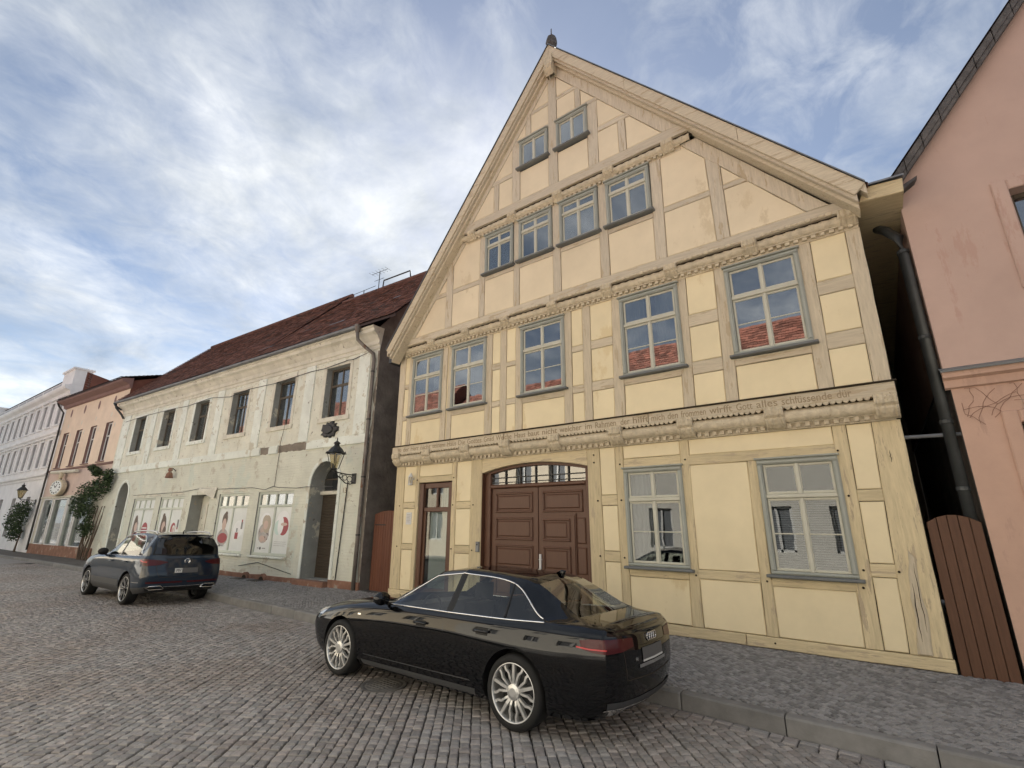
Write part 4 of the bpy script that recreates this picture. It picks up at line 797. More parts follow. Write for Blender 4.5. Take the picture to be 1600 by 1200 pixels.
for (a, b) in ((-2.68, -1.32), (-17.75, -16.62), (-10.40, -8.90)):
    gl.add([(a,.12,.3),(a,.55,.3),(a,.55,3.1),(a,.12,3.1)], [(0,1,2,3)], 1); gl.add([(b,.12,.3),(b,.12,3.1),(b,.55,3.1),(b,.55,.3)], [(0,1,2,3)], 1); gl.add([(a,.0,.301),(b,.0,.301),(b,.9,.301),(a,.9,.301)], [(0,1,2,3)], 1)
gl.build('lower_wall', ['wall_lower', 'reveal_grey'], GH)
# belt course, broken away in two places
for a, b in ((GL, -12.3), (-12.295, -5.86), (-5.3, -4.78), (-3.12, -0.12)):
    P = [(a, 4.22), (b, 4.22), (b-.03, 4.34), (b+.02, 4.5), (a, 4.5)] if b > -6 else rect(a, b, 4.22, 4.5)
    MB().slab(P, -0.055, 0.01, 0.012).build('belt_course', 'pilaster_white', GH)
for a, b in ((-5.85, -5.31), (-4.77, -3.13)): MB().slab(wobble(rect(a, b, 4.24, 4.50), .02, .1), -0.012, 0.01, 0.008).build('bare_patch', 'bare_render', GH)
for c, w_ in ((-0.62, .52), (-3.4, .50), (-6.38, .50), (-9.4, .50), (-12.46, .50), (-15.52, .50), (-18.75, .8)):
    MB().slab(rect(c-w_/2, c+w_/2, 4.505, 7.16), -0.04, 0.01, 0.008).build('pilaster', 'pilaster_white', GH)
for i, c in enumerate(WC):
    sr = MB()
    for P in (rect(c-.74, c-.6, 5.06, 7.02), rect(c+.6, c+.74, 5.06, 7.02), rect(c-.6, c+.6, 6.92, 7.02), rect(c-.78, c+.78, 5.05, 5.2)): sr.slab(P, -0.02 if P[0][1] > 5.055 else -.05, 0.01, 0.006)
    sr.build('window_surround', 'pilaster_white' if i > 2 else 'cornice_cream', GH)
    fm = MB(); y0 = .2
    for P in (rect(c-.6, c-.53, *WZ), rect(c+.53, c+.6, *WZ), rect(c-.53, c+.53, 6.85, 6.92), rect(c-.53, c+.53, 5.2, 5.28), rect(c-.53, c+.53, 6.28, 6.37), rect(c-.035, c+.035, 5.28, 6.28), rect(c-.03, c+.03, 6.37, 6.85)): fm.slab(P, y0, y0+.05, .008)
    f = fm.build('window', 'old_frame', GH)
    for (a, b, p, q_) in ((c-.53, c-.035, 5.28, 6.28), (c+.035, c+.53, 5.28, 6.28), (c-.53, c-.03, 6.37, 6.85), (c+.03, c+.53, 6.37, 6.85)): MB().box(a, b, y0+.02, y0+.026, p, q_).build('pane', 'pane', f)
    cm = MB(); n = 40; cm.grid([[(c-.58+1.16*k/n, y0+.12+.025*math.sin(k*1.7+i), z) for z in (5.2, 6.9)] for k in range(n+1)]); cm.build('curtain', 'curtain', f, smooth=True)
    MB().add([(c-.7, .75, 5), (c+.7, .75, 5), (c+.7, .75, 7), (c-.7, .75, 7)], [(0, 1, 2, 3)]).build('recess', 'room_dark', f)
# cornice, gutter, roof
moulding(GL, 0.02, [(0, 7.16), (-.03, 7.18), (-.03, 7.28), (-.07, 7.31), (-.07, 7.44), (-.12, 7.50), (-.20, 7.60), (-.30, 7.66), (-.32, 7.76), (-.36, 7.78), (-.36, 7.84), (0.1, 7.86)], 'cornice_cream', GH)
gt_ = MB(); gt_.grid([[(x_, -.43-.075*math.cos(t)+.01*math.sin(x_), 7.90-.075*math.sin(t)-.03*math.sin((x_+19)/19*math.pi)*.5) for t in np.linspace(-.3, math.pi+.3, 9)] for x_ in np.linspace(GL-.2, -0.55, 20)]); gt_.build('gutter', 'zinc', GH, smooth=True)
roof_pair(GH, -6.4, 1.1, -.46, 7.92, 3.1, 11.62, 'tile_old')
roof_pair(GH, GL-.1, -6.41, -.46, 7.92, 3.58, 12.22, 'tile_old')
gs = MB(); gs.slab([(0, 0), (0, 0)], 0, 0) if False else None
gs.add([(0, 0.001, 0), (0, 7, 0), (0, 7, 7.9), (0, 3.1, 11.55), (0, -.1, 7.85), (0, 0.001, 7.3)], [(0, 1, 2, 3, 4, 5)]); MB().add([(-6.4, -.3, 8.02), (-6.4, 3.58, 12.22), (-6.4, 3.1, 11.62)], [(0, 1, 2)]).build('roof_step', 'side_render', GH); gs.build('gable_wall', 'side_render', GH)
MB().slab(wobble([(-.10, .3), (.002, .3), (.002, 7.1), (-.07, 7.1), (-.04, 6.2), (-.13, 5.7), (-.05, 5.2), (-.14, 4.3), (-.17, 3.3), (-.20, 2.6), (-.12, 1.8), (-.10, 1.0)], .02, .15), -.006, .02, .004).build('bare_corner', 'bare_render', GH)
for (a, b, c_, d) in ((-3.1, -2.3, 1.05, 1.2), (-7.2, -6.2, .72, .82), (-.6, -.3, 2.0, 2.15), (-5.2, -4.6, 1.5, 1.58)):
    e = Vector((0, 3.56, 3.70)).normalized(); o_ = Vector((0, -.46, 7.92)); nn = Vector((0, -3.70, 3.56)).normalized()
    P = [o_+Vector((a, 0, 0))+e*c_*1.0+nn*.07, o_+Vector((b, 0, 0))+e*c_+nn*.07, o_+Vector((b, 0, 0))+e*d+nn*.06, o_+Vector((a, 0, 0))+e*d+nn*.06]
    MB().add(P, [(0, 1, 2, 3)]).build('snow_guard', 'zinc', GH)
# plinth, cellar vents, step
MB().slab(wobble(rect(GL, -2.72, -.05, .29), .015, .3), -0.05, 0.01, 0.012).build('plinth', 'plinth_red', GH); MB().slab(rect(-1.30, .01, -.05, .36), -0.06, 0.01, 0.015).build('plinth', 'plinth_red', GH)
MB().slab(rect(-2.74, -1.28, -.05, .30), -0.22, 0.4, 0.02).build('door_step', 'plinth_red', GH)
for c in (-5.55, -4.55):
    vb = MB(); vb.slab([(c+.22*math.cos(t), .10+.24*math.sin(t)) for t in np.linspace(0, math.pi, 9)], -.10, 0, .015); vb.slab([(c+.15*math.cos(t), .09+.17*math.sin(t)) for t in np.linspace(0, math.pi, 9)], -.105, -.09, .004, 1); vb.build('cellar_vent', ['plinth_red', 'joint_dark'], GH)
    MB().box(c-.25, c+.25, -.42, -.12, .05, pave_z(-16, 8)+.012).build('cellar_grate', 'iron', GH)
# arched doors
def arch_poly(x0, x1, zs, zt, n=14): return [((x0+x1)/2+(x1-x0)/2*math.cos(t), zs+(zt-zs)*math.sin(t)) for t in np.linspace(0, math.pi, n+1)]
def ring(x0, x1, z0, zs, zt, w_, y, mat, name, parent):
    mb = MB(); out_ = arch_poly(x0-w_, x1+w_, zs, zt+w_); inn = arch_poly(x0, x1, zs, zt)
    for i in range(len(inn)-1): mb.slab([inn[i+1], inn[i], out_[i], out_[i+1]], y, 0.01, .004)
    mb.slab(rect(x0-w_, x0, z0, zs), y, .01, .006); mb.slab(rect(x1, x1+w_, z0, zs), y, .01, .006); return mb.build(name, mat, parent)
ring(-2.68, -1.32, .3, 3.10, 3.78, .12, -.03, 'pilaster_white', 'door_surround', GH)
ring(-17.75, -16.62, .3, 3.10, 3.72, .12, -.03, 'pilaster_white', 'door_surround', GH)
dd = MB(); dd.slab(rect(-2.68, -1.32, .3, 2.78), .50, .56, .004); d1 = dd.build('front_door', 'door_dark', GH)
for k in range(28): MB().slab(rect(-2.62, -1.38, .36+k*.086, .43+k*.086), .475, .505, .012).build('louvre', 'door_dark', d1)
MB().slab(rect(-2.68, -1.32, 2.78, 2.90), .36, .55, .02).build('transom', 'cornice_cream', d1)
MB().slab([(-2.68, 2.9), (-1.32, 2.9)]+arch_poly(-2.68, -1.32, 3.1, 3.78), .52, .53, .002).build('fanlight', 'pane', d1); 
fb = MB(); fb.box(-2.02, -1.98, .49, .52, 2.9, 3.76); fb.box(-2.66, -1.34, .49, .52, 3.25, 3.29); fb.build('fanlight_bars', 'old_frame', d1); MB().slab(rect(-2.7, -1.3, 2.7, 3.8), .8, .82, .01).build('recess', 'room_dark', d1)
d2 = MB().slab(rect(-17.75, -16.62, .3, 2.4), .5, .56, .01).build('back_door', 'reveal_grey', GH)
MB().slab(rect(-17.75, -16.62, 2.4, 2.55), .40, .56, .02).build('transom', 'pilaster_white', d2); MB().slab([(-17.75, 2.55), (-16.62, 2.55)]+arch_poly(-17.75, -16.62, 3.1, 3.72), .52, .53, .002).build('fanlight_grille', 'old_frame', d2)
# boarded niche doorway
nb = MB().slab(rect(-10.40, -8.90, .3, 2.95), .45, .5, .01).build('niche_back', 'wall_peel', GH)
for P in (rect(-9.62, -9.5, .3, 2.7), rect(-9.02, -8.91, .3, 2.7), rect(-9.5, -9.02, 2.58, 2.7), rect(-9.5, -9.02, 1.4, 1.52)): MB().slab(P, .25, .46, .012).build('door_frame_piece', 'cornice_cream', nb)
aw = MB(); aw.grid([[(x_, -.02-.10*math.sin(t), 3.22-.40*t*(0.25+.75*max(0, (x_+9.75)/1.1))) for t in np.linspace(0, 1, 6)] for x_ in np.linspace(-9.75, -8.42, 9)]); aw.build('torn_sheet', 'cornice_cream', GH)
for (a, b, h) in ((-15.6, -14.9, .12), (-14.3, -13.1, .09), (-12.2, -11.0, .14), (-8.1, -7.4, .08), (-6.9, -6.3, .13)):   # flaked plaster over the shop windows
    MB().slab([(a, 2.99), (b, 2.99), (b-.15, 2.99+h*.7), ((a+b)/2, 2.99+h*1.4), (a+.1, 2.99+h)], -.012, .01, .004).build('flaked_plaster', 'cornice_cream', GH)
# shop windows with posters
def ell(cx, cz, rx, rz_, y, mat, parent, n=18, a0=0, a1=2*math.pi):
    pts = [(cx+rx*math.cos(t), cz+rz_*math.sin(t)) for t in np.linspace(a0, a1, n+1)[:(-1 if a1-a0 > 6.2 else None)]]
    MB().add([(p[0], y, p[1]) for p in pts], [tuple(range(len(pts)))]).build('print', mat, parent)
def shop(x0, x1, design):
    z0, z1, tz, y0 = .87, 2.93, 2.46, .07; xm = (x0+x1)/2
    fm = MB()
    for P in (rect(x0, x0+.08, z0, z1), rect(x1-.08, x1, z0, z1), rect(x0+.08, x1-.08, z1-.09, z1), rect(x0+.08, x1-.08, z0, z0+.09), rect(x0+.08, x1-.08, tz-.04, tz+.04), rect(xm-.04, xm+.04, z0+.09, tz-.04), rect(xm-.04, xm+.04, tz+.04, z1-.09),
              rect((x0+xm)/2-.02, (x0+xm)/2+.02, tz+.04, z1-.09), rect((x1+xm)/2-.02, (x1+xm)/2+.02, tz+.04, z1-.09)): fm.slab(P, y0-.03, y0+.05, .01)
    w = fm.build('shop_window', 'shop_frame', GH)
    MB().slab(rect(x0-.05, x1+.05, z0-.07, z0-.002), -.08, .08, .015).build('sill', 'pilaster_white', w)
    for k in range(4):
        a = x0+.08+(x1-x0-.16)*k/4; b = x0+.08+(x1-x0-.16)*(k+1)/4; MB().box(a+.015, b-.015, y0+.012, y0+.018, tz+.03, z1-.08).build('pane', 'pane' if x0 > -9 else 'poster_white', w)
    MB().box(x0+.05, x1-.05, y0+.3, y0+.31, tz, z1).build('recess', 'room_dark', w)
    for side, (a, b) in enumerate(((x0+.08, xm-.04), (xm+.04, x1-.08))):
        po = MB().box(a, b, y0+.012, y0+.02, z0+.09, tz-.04).build('poster', 'poster_white', w); yq = [y0+.011]; W_ = b-a; H_ = tz-z0-.13; cx = (a+b)/2
        def E(u, v, ru, rv, mat, **k): yq[0] -= .0011; ell(a+W_*u, z0+.09+H_*v, W_*ru, H_*rv, yq[0], mat, po, **k)
        def Rr(u0, u1, v0, v1, mat): yq[0] -= .0011; MB().box(a+W_*u0, a+W_*u1, yq[0], yq[0]+.0008, z0+.09+H_*v0, z0+.09+H_*v1).build('print', mat, po)
        if design == 'couple' and side == 0: E(.5, .55, .42, .33, 'print_pale'); E(.46, .42, .36, .22, 'print_photo'); E(.62, .62, .24, .20, 'print_blond'); E(.50, .68, .20, .14, 'print_blond'); E(.55, .60, .15, .10, 'print_skin'); E(.40, .30, .17, .07, 'print_skin'); E(.38, .09, .05, .03, 'print_black'); Rr(.18, .28, .085, .10, 'print_grey'); Rr(.5, .72, .085, .10, 'print_grey')
        elif design == 'couple': E(.5, .66, .40, .26, 'print_pale'); E(.25, .55, .22, .16, 'print_mint'); E(.58, .58, .30, .20, 'print_red'); E(.40, .60, .18, .20, 'print_pale'); E(.60, .62, .20, .035, 'print_skin'); Rr(.12, .88, .20, .205, 'print_grey'); Rr(.12, .80, .16, .165, 'print_grey'); Rr(.12, .85, .24, .245, 'print_grey')
        elif design == 'portrait' and side == 0: E(.5, .30, .40, .20, 'print_photo'); E(.5, .28, .36, .12, 'print_red'); E(.5, .72, .20, .17, 'print_hair'); E(.5, .60, .15, .15, 'print_skin'); E(.55, .86, .10, .06, 'print_hair'); Rr(.44, .58, .42, .54, 'print_skin'); E(.38, .10, .05, .025, 'print_black'); Rr(.18, .30, .09, .105, 'print_grey'); Rr(.46, .72, .09, .105, 'print_grey')
        elif design == 'portrait': E(.5, .5, .36, .20, 'print_pale'); Rr(.30, .52, .27, .42, 'print_red'); Rr(.36, .46, .43, .52, 'print_grey'); Rr(.66, .78, .50, .66, 'print_grey'); Rr(.68, .76, .66, .72, 'print_red')
        elif design == 'sign' and side == 0: E(.45, .35, .32, .40, 'print_photo'); E(.40, .55, .20, .30, 'print_hair'); E(.48, .50, .14, .14, 'print_skin'); E(.52, .22, .24, .14, 'print_red')
        elif design == 'sign':
            E(.34, .42, .30, .22, 'print_red'); Rr(.04, .64, .0, .42, 'print_red')
            for v in (.46, .30, .24, .14): Rr(.12, .56, v, v+.035, 'print_pale')
        elif side == 0: E(.5, .36, .34, .34, 'print_photo'); E(.46, .56, .26, .28, 'print_hair'); E(.5, .52, .16, .15, 'print_skin'); E(.66, .34, .16, .2, 'print_hair'); E(.40, .80, .12, .10, 'print_hair')
        else: E(.36, .46, .22, .18, 'print_red'); E(.42, .46, .13, .11, 'poster_white'); E(.40, .45, .08, .06, 'print_skin'); Rr(.68, .82, .52, .72, 'print_grey'); Rr(.70, .80, .46, .52, 'print_red')
for (a, b), d in zip(SH, ('couple', 'portrait', 'lips', 'sign')): shop(a, b, d)
# wires, down pipes
def wire(parent, pts, r=.012, mat='iron', name='cable'): return MB().tube(pts, r, 5).build(name, mat, parent)
wire(GH, [(-.4, -.03, 7.12), (-1.2, -.05, 7.0), (-1.4, -.06, 7.02), (-2.6, -.06, 6.93), (-3.3, -.07, 6.95), (-4.2, -.06, 6.92), (-5.5, -.06, 6.86), (-7.2, -.06, 6.9), (-8.6, -.06, 6.78), (-10.2, -.06, 6.95), (-12.2, -.06, 6.85), (-13.4, -.06, 6.9), (-16.4, -.06, 6.92), (-18.8, -.06, 6.85)])
wire(GH, [(-1.5, -.03, 2.98), (-2.9, -.03, 3.02), (-3.4, -.03, 3.0), (-4.4, -.04, 3.05), (-4.7, -.04, 3.10), (-5.2, -.03, 3.0), (-6.0, -.03, 3.1), (-8.3, -.03, 3.12), (-9.6, -.03, 3.2), (-11.2, -.03, 3.1), (-15.9, -.03, 3.08)], .010)
wire(GH, [(-4.65, -.03, 3.1), (-4.63, -.03, 4.2), (-4.6, -.06, 4.55), (-4.2, -.02, 7.1)], .008); wire(GH, [(-1.0, -.03, .2), (-.95, -.03, 1.2), (-.86, -.03, 3.1)], .016)
wire(GH, [(-3.1, -.03, .4), (-4.2, -.03, .55), (-5.0, -.03, .66), (-6.1, -.03, .5)], .010)
hp = MB(); hp.lathe([(.05, -.12), (.09, -.02), (.11, .10), (.11, .16)], (-.62, -.43, 7.78), 10); hp.tube([(-.62, -.43, 7.72), (-.60, -.40, 7.45), (-.45, -.25, 7.25), (-.16, -.10, 6.98), (-.13, -.09, 6.8), (-.13, -.09, 2.0), (-.13, -.09, .12)], .058, 10); hp.build('down_pipe', 'rust_pipe', GH, smooth=True)
for z in (6.4, 4.9, 3.2, 1.6): MB().lathe([(.066, z-.02), (.066, z+.02)], (-.13, -.09, 0), 10).build('pipe_clamp', 'iron', GH)
bp_ = MB(); bp_.tube([(GL-.1, -.45, 7.86), (GL+.02, -.42, 7.6), (GL+.25, -.2, 7.25), (GL+.32, -.1, 7.05)], .05, 8); bp_.tube([(GL-.15, -.5, 7.85), (GL+.05, -.5, 7.72), (GL+.12, -.2, 7.5)], .04, 8); bp_.build('broken_gutter', 'iron', GH)
put_text('13', .22, 'letter', GH, 'house_number', (-1.10, -.008, 2.78), sx=.9)
# things fixed to or standing on this house
def on_green(s_, y, z): c, n = math.cos(RAD(4)), math.sin(RAD(4)); return (-11.75+s_*c-y*n, 8.7+s_*n+y*c, z)
cr_ = MB(); pts = []
for k in range(26): a = 2*math.pi*k/26; rr = 1+.16*math.sin(k*2.6)+.08*math.cos(k*5.1); pts.append((.40*rr*math.cos(a), .26*rr*math.sin(a)))
cr_.slab(pts, -.07, .0, .03); cr_.slab([(.22*math.cos(t), .15*math.sin(t)) for t in np.linspace(0, 2*math.pi, 15)[:-1]], -.11, -.05, .03); co = cr_.build('wall_crest', 'iron'); co.location = on_green(-2.02, -.0, 4.78); co.rotation_euler.z = RAD(4); tag(co, 'dark cast crest plaque between window and lantern on the peeling house', 'crest')
sl = thing('wall_lamp', 'small rusty bell-shaped lamp on the peeling wall above the posters', 'lamp', on_green(-12.2, 0, 3.9), RAD(4)); MB().lathe([(.02, .22), (.07, .20), (.09, .12), (.05, .06), (.11, -.02), (.15, -.2)], (0, -.22, 0), 12).build('shade', 'plinth_red', sl); MB().tube([(0, 0, .1), (0, -.12, .2), (0, -.22, .2)], .02, 6).build('bracket', 'iron', sl)
def street_lamp(loc, rz_, label):
    t = thing('bracket_street_lamp', label, 'street lamp', loc, rz_, None); B = MB()
    B.slab(rect(-.09, .09, -.15, .15), -.03, 0, .01)
    B.tube([(0, -.03, .10), (0, -.25, .10), (0, -.50, .12), (0, -.72, .14)], .018, 6); B.tube([(0, -.03, -.12), (0, -.12, -.17), (0, -.30, -.15), (0, -.50, -.02), (0, -.70, .11)], .016, 6)
    for cy, cz, r_ in ((-.16, -.03, .085), (-.33, .0, .075), (-.47, .045, .05)): B.tube([(0, cy+r_*math.cos(a), cz+r_*math.sin(a)) for a in np.linspace(0, 2*math.pi, 15)], .011, 5)
    B.tube([(0, -.72, .14), (0, -.72, .20)], .03, 8); B.build('bracket', 'iron', t)
    c = (0, -.72, 0); F_ = MB(); a4 = [math.pi/4+k*math.pi/2 for k in range(4)]
    F_.lathe([(.03, .17), (.10, .20), (.115, .23)], c, 4)
    for a in a4: F_.tube([(.11*math.cos(a), -.72+.11*math.sin(a), .22), (.235*math.cos(a), -.72+.235*math.sin(a), .66)], .012, 5); F_.lathe([(.012, .66), (.022, .69), (0, .73)], (.25*math.cos(a), -.72+.25*math.sin(a), 0), 5)
    F_.build('frame', 'iron', t)
    H = MB(); H.lathe([(.30, .655), (.255, .67), (.16, .80), (.075, .88), (.07, .93), (.095, .94), (.09, .97), (.04, 1.0), (.015, 1.03), (.015, 1.10), (0, 1.12)], c, 12); H.build('cap', 'iron', t)
    g_ = MB(); g_.lathe([(.105, .235), (.225, .65)], c, 4); g_.build('glass', 'lantern_glass', t); g_.f = []; lmp = MB(); lmp.lathe([(0, .40), (.03, .42), (.035, .50), (.02, .58), (.03, .66)], c, 8); lmp.build('bulb', 'plate_white', t); return t
street_lamp(on_green(-.62, -.01, 3.18), RAD(4), 'black cast-iron wall lantern on scrolled bracket beside house number 13')
an = thing('tv_antenna', 'thin television aerial on the red tiled ridge of the peeling house', 'antenna', on_green(-4.05, 3.08, 11.62), RAD(4)); A_ = MB(); A_.tube([(0, 0, 0), (0, 0, .95)], .018, 5); A_.build('mast', 'iron', an)
for z, w_ in ((.93, .5), (.55, .3)): MB().tube([(-w_, 0, z), (w_, 0, z)], .012, 4).build('boom', 'iron', an)
for k in range(6): MB().tube([(-.5+k*.2, -.18, .93), (-.5+k*.2, .18, .93)], .008, 4).build('rod', 'iron', an)
an2 = thing('tv_antenna', 'low horizontal aerial lying along the ridge left of the taller aerial', 'antenna', on_green(-5.0, 3.08, 11.62), RAD(4)); MB().tube([(0, 0, 0), (0, 0, .30)], .018, 5).build('mast', 'iron', an2); MB().tube([(-.75, 0, .26), (.75, 0, .30)], .014, 4).build('boom', 'iron', an2)
ch = thing('ridge_walkway', 'metal chimney-sweep walkway rail standing on the ridge beside the aerial', 'railing', on_green(-2.9, 3.06, 11.66), RAD(4)); MB().tube([(-.85, 0, .05), (-.82, 0, .36), (.75, 0, .36), (.8, 0, .03)], .03, 6).build('rail', 'iron', ch)

# alley gates
def board_gate(name, label, loc, rz_, w_, h, n, mat, arched=True):
    t = thing(name, label, 'gate', loc, rz_)
    for k in range(n):
        a, b = w_*k/n+.003, w_*(k+1)/n-.003
        def tz(x_): return h-(0.10*(2*x_/w_-1)**2 if arched else 0)
        MB().slab([(a, .0), (b, .0), (b, tz(b)), (a, tz(a))], -.012-random.uniform(0, .004), .014, .005).build('plank', mat, t)
    for z in (.25, h*.78): MB().box(.02, w_-.02, .0145, .05, z, z+.1).build('ledger', mat, t)
    return t
g1 = board_gate('alley_gate', 'red brown plank gate between the peeling house and the yellow house', (-11.66, 8.98, .14), RAD(0), 1.26, 2.12, 12, 'board_red')
hd_ = MB(); hd_.lathe([(0, -.07), (.02, -.07), (.025, -.05), (.012, -.04), (.012, -.012)], (1.05, 0, .98), 8, 'y'); hd_.build('knob', 'alloy', g1); MB().box(.05, .5, -.02, -.013, 1.72, 1.75).build('hinge_strap', 'iron', g1)
board_gate('alley_gate', 'dark brown round-topped plank gate between yellow house and pink house', (.43, 8.66, .10), 0, .54, 1.97, 5, 'board_brown')

# peach house
PH = thing('peach_house', 'narrow peach rendered house with four tall windows and a deep eave', 'house', (-31.1, 7.35, 0), RAD(4.5))
PW = [(-2.2, -1.3), (-4.4, -3.5), (-6.55, -5.65), (-8.72, -7.82)]
pm = MB(); wall_sheet(pm, -9.45, 0, 4.85, 9.1, [(a, b, 5.0, 7.12) for a, b in PW], 0, .22); pm.build('upper_wall', ['peach', 'mauve_frame'], PH)
for a, b in PW:
    fm = MB()
    for P in (rect(a, a+.07, 5.0, 7.12), rect(b-.07, b, 5.0, 7.12), rect(a+.07, b-.07, 7.04, 7.12), rect(a+.07, b-.07, 5.0, 5.08), rect((a+b)/2-.03, (a+b)/2+.03, 5.08, 7.04), rect(a+.07, b-.07, 6.35, 6.42)): fm.slab(P, .12, .17, .008)
    f = fm.build('window', 'plate_white', PH); MB().box(a+.05, b-.05, .14, .146, 5.05, 7.08).build('pane', 'pane', f); MB().box(a-.1, b+.1, .5, .51, 4.9, 7.2).build('recess', 'room_dark', f); MB().slab(rect(a-.06, b+.06, 4.94, 4.999), -.07, .1, .01).build('sill', 'mauve_frame', f)
    MB().slab([((a+b)/2+.14*math.cos(t), 8.35+.26*math.sin(t)) for t in np.linspace(0, 2*math.pi, 15)[:-1]], -.004, .01, .002).build('oval_vent', 'mauve_frame', PH)
    for (dx, dz) in ((.0, 7.55), (.75, 6.9)): MB().slab(wobble([((a+b)/2+dx+.07*math.cos(t), dz+.14*math.sin(t)) for t in np.linspace(0, 2*math.pi, 9)[:-1]], .02, .05), -.004, .01, .001).build('plaster_scar', 'cornice_cream', PH)
moulding(-9.45, 0, [(0, 4.76), (-.05, 4.78), (-.08, 4.86), (-.02, 4.90), (0.02, 4.90)], 'mauve_frame', PH, 'ledge')
pl_ = MB(); PS = [(-8.75, -7.35, .7, 3.1), (-6.95, -5.05, .7, 3.1), (-3.3, -1.5, .7, 3.1), (-4.7, -3.65, .25, 3.1)]
wall_sheet(pl_, -9.45, 0, .25, 3.25, PS, 0, .2); pl_.build('shop_front', ['cornice_cream', 'shop_frame'], PH); pu = MB(); wall_sheet(pu, -9.45, 0, 3.25, 4.8, [], -.005, .01); pu.build('fascia', ['salmon', 'salmon'], PH)
moulding(-9.45, 0, [(0, 3.18), (-.08, 3.2), (-.10, 3.28), (0, 3.32)], 'cornice_cream', PH, 'cornice'); MB().slab(rect(-9.45, 0, -.05, .66), -.06, .01, .015).build('plinth', 'plinth_red', PH)
for (a, b, c, d) in PS:
    fm = MB()
    for P in (rect(a-.12, a, c-.02, d+.08), rect(b, b+.12, c-.02, d+.08), rect(a, b, d, d+.08), rect(a, b, c-.06, c)): fm.slab(P, -.05, .1, .012)
    f = fm.build('shop_window', 'plate_white', PH); MB().box(a, b, .08, .09, c, d).build('pane', 'shop_pane', f); MB().box(a-.2, b+.2, 1.2, 1.22, 0, d+.3).build('recess', 'room_dark', f)
    MB().box(a+.1, a+(b-a)*.55, .6, .75, .3, 1.6).build('display', 'poster_white', f); MB().box(a, b, .12, .14, d-.35, d).build('sun_blind', 'curtain', f)
moulding(-9.6, .15, [(0, 8.75), (-.12, 8.80), (-.15, 8.95), (-.50, 9.07), (-.53, 9.20), (0, 9.3)], 'mauve_frame', PH, 'eaves'); roof_pair(PH, -9.6, .15, -.55, 9.22, 2.2, 10.1, 'tile_dark', tw=.22, th=.2)
sidew = MB(); sidew.add([(0, 0.01, 0), (0, 4.8, 0), (0, 4.8, 9.1), (0, 2.2, 10.0), (0, 0.01, 9.2)], [(0, 1, 2, 3, 4)]); sidew.build('side_wall', 'tile_red', PH); MB().tube([(-9.5, -.5, 9.1), (-9.45, -.42, 8.9), (-9.40, -.12, 8.5), (-9.40, -.10, .3)], .05, 8).build('down_pipe', 'iron', PH)
def on_peach(s_, y, z): c, n = math.cos(RAD(4.5)), math.sin(RAD(4.5)); return (-31.1+s_*c-y*n, 7.35+s_*n+y*c, z)
cs_ = thing('clock_sign', 'oval hanging clock sign of the shop on the peach house', 'clock', on_peach(-6.3, 0, 3.75), RAD(4.5)); 
def disc(cx, y0, y1, rx, rz_, mat, name, n=28): MB().slab([(cx+rx*math.cos(t), rz_*math.sin(t)) for t in np.linspace(0, 2*math.pi, n+1)[:-1]], y0, y1, .01).build(name, mat, cs_)
for yy in (0,): disc(0, -.34, -.14, 1.0, .46, 'carving', 'rim'); disc(0, -.36, -.12, .88, .39, 'poster_white', 'dial')
for k in range(12): a = k*math.pi/6; MB().slab([(.68*math.cos(a)+.10*math.cos(a+q2)*(1 if k % 3 else 1.3), .30*math.sin(a)+.05*math.sin(a+q2)) for q2 in (0, 1.57, 3.14, 4.71)], -.37, -.35, .002).build('numeral', 'print_black', cs_)
for ang, ln in ((.9, .5), (2.3, .62)): MB().slab([(-.04*math.sin(ang), .02*math.cos(ang)), (ln*math.cos(ang), ln*.5*math.sin(ang)), (.04*math.sin(ang), -.02*math.cos(ang))], -.38, -.365, .001).build('hand', 'print_black', cs_)
MB().tube([(-1.9, -.2, .95), (2.2, -.2, .85)], .09, 8).build('beam', 'cornice_cream', cs_); MB().tube([(0, -.2, .46), (0, -.2, .9)], .04, 6).build('hanger', 'iron', cs_); MB().tube([(0, 0, .85), (0, -.25, .85)], .04, 6).build('arm', 'iron', cs_); MB().lathe([(.0, -.12), (.2, -.06), (.2, .06), (0, .12)], (0, -.24, .68), 14, 'y').build('boss', 'carving', cs_)

# white stucco house
WH = thing('stucco_house', 'white three-storey stucco house with balustrade parapet at the far end', 'house', on_peach(-9.45, 0, 0), RAD(2.5))
cols = [-1.4-1.78*k for k in range(12)]; wl_ = MB(); hw = [(c-.42, c+.42, z0, z1) for c in cols for z0, z1 in ((5.25, 6.9), (7.95, 9.55))] + [(c-.45, c+.45, .9, 3.4) for c in cols[1::2]]
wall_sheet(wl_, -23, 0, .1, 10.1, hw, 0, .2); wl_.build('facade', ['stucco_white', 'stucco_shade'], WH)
for c in cols:
    for z0, z1 in ((5.25, 6.9), (7.95, 9.55)):
        sr = MB()
        for P in (rect(c-.56, c-.42, z0-.05, z1+.05), rect(c+.42, c+.56, z0-.05, z1+.05), rect(c-.42, c+.42, z1, z1+.1)): sr.slab(P, -.06, .02, .01)
        w = sr.build('window', 'stucco_white', WH); MB().slab([(c-.68, z1+.16), (c+.68, z1+.16), (c+.68, z1+.26), (c-.68, z1+.26)], -.16, .02, .02).build('hood', 'stucco_white', w); MB().slab(rect(c-.62, c+.62, z0-.13, z0-.051), -.12, .02, .01).build('sill', 'stucco_white', w)
        MB().box(c-.42, c+.42, .12, .13, z0, z1).build('pane', 'pane', w); MB().box(c-.03, c+.03, .09, .12, z0, z1).build('bar', 'plate_white', w); MB().box(c-.5, c+.5, .5, .52, z0-.1, z1+.1).build('recess', 'room_dark', w)
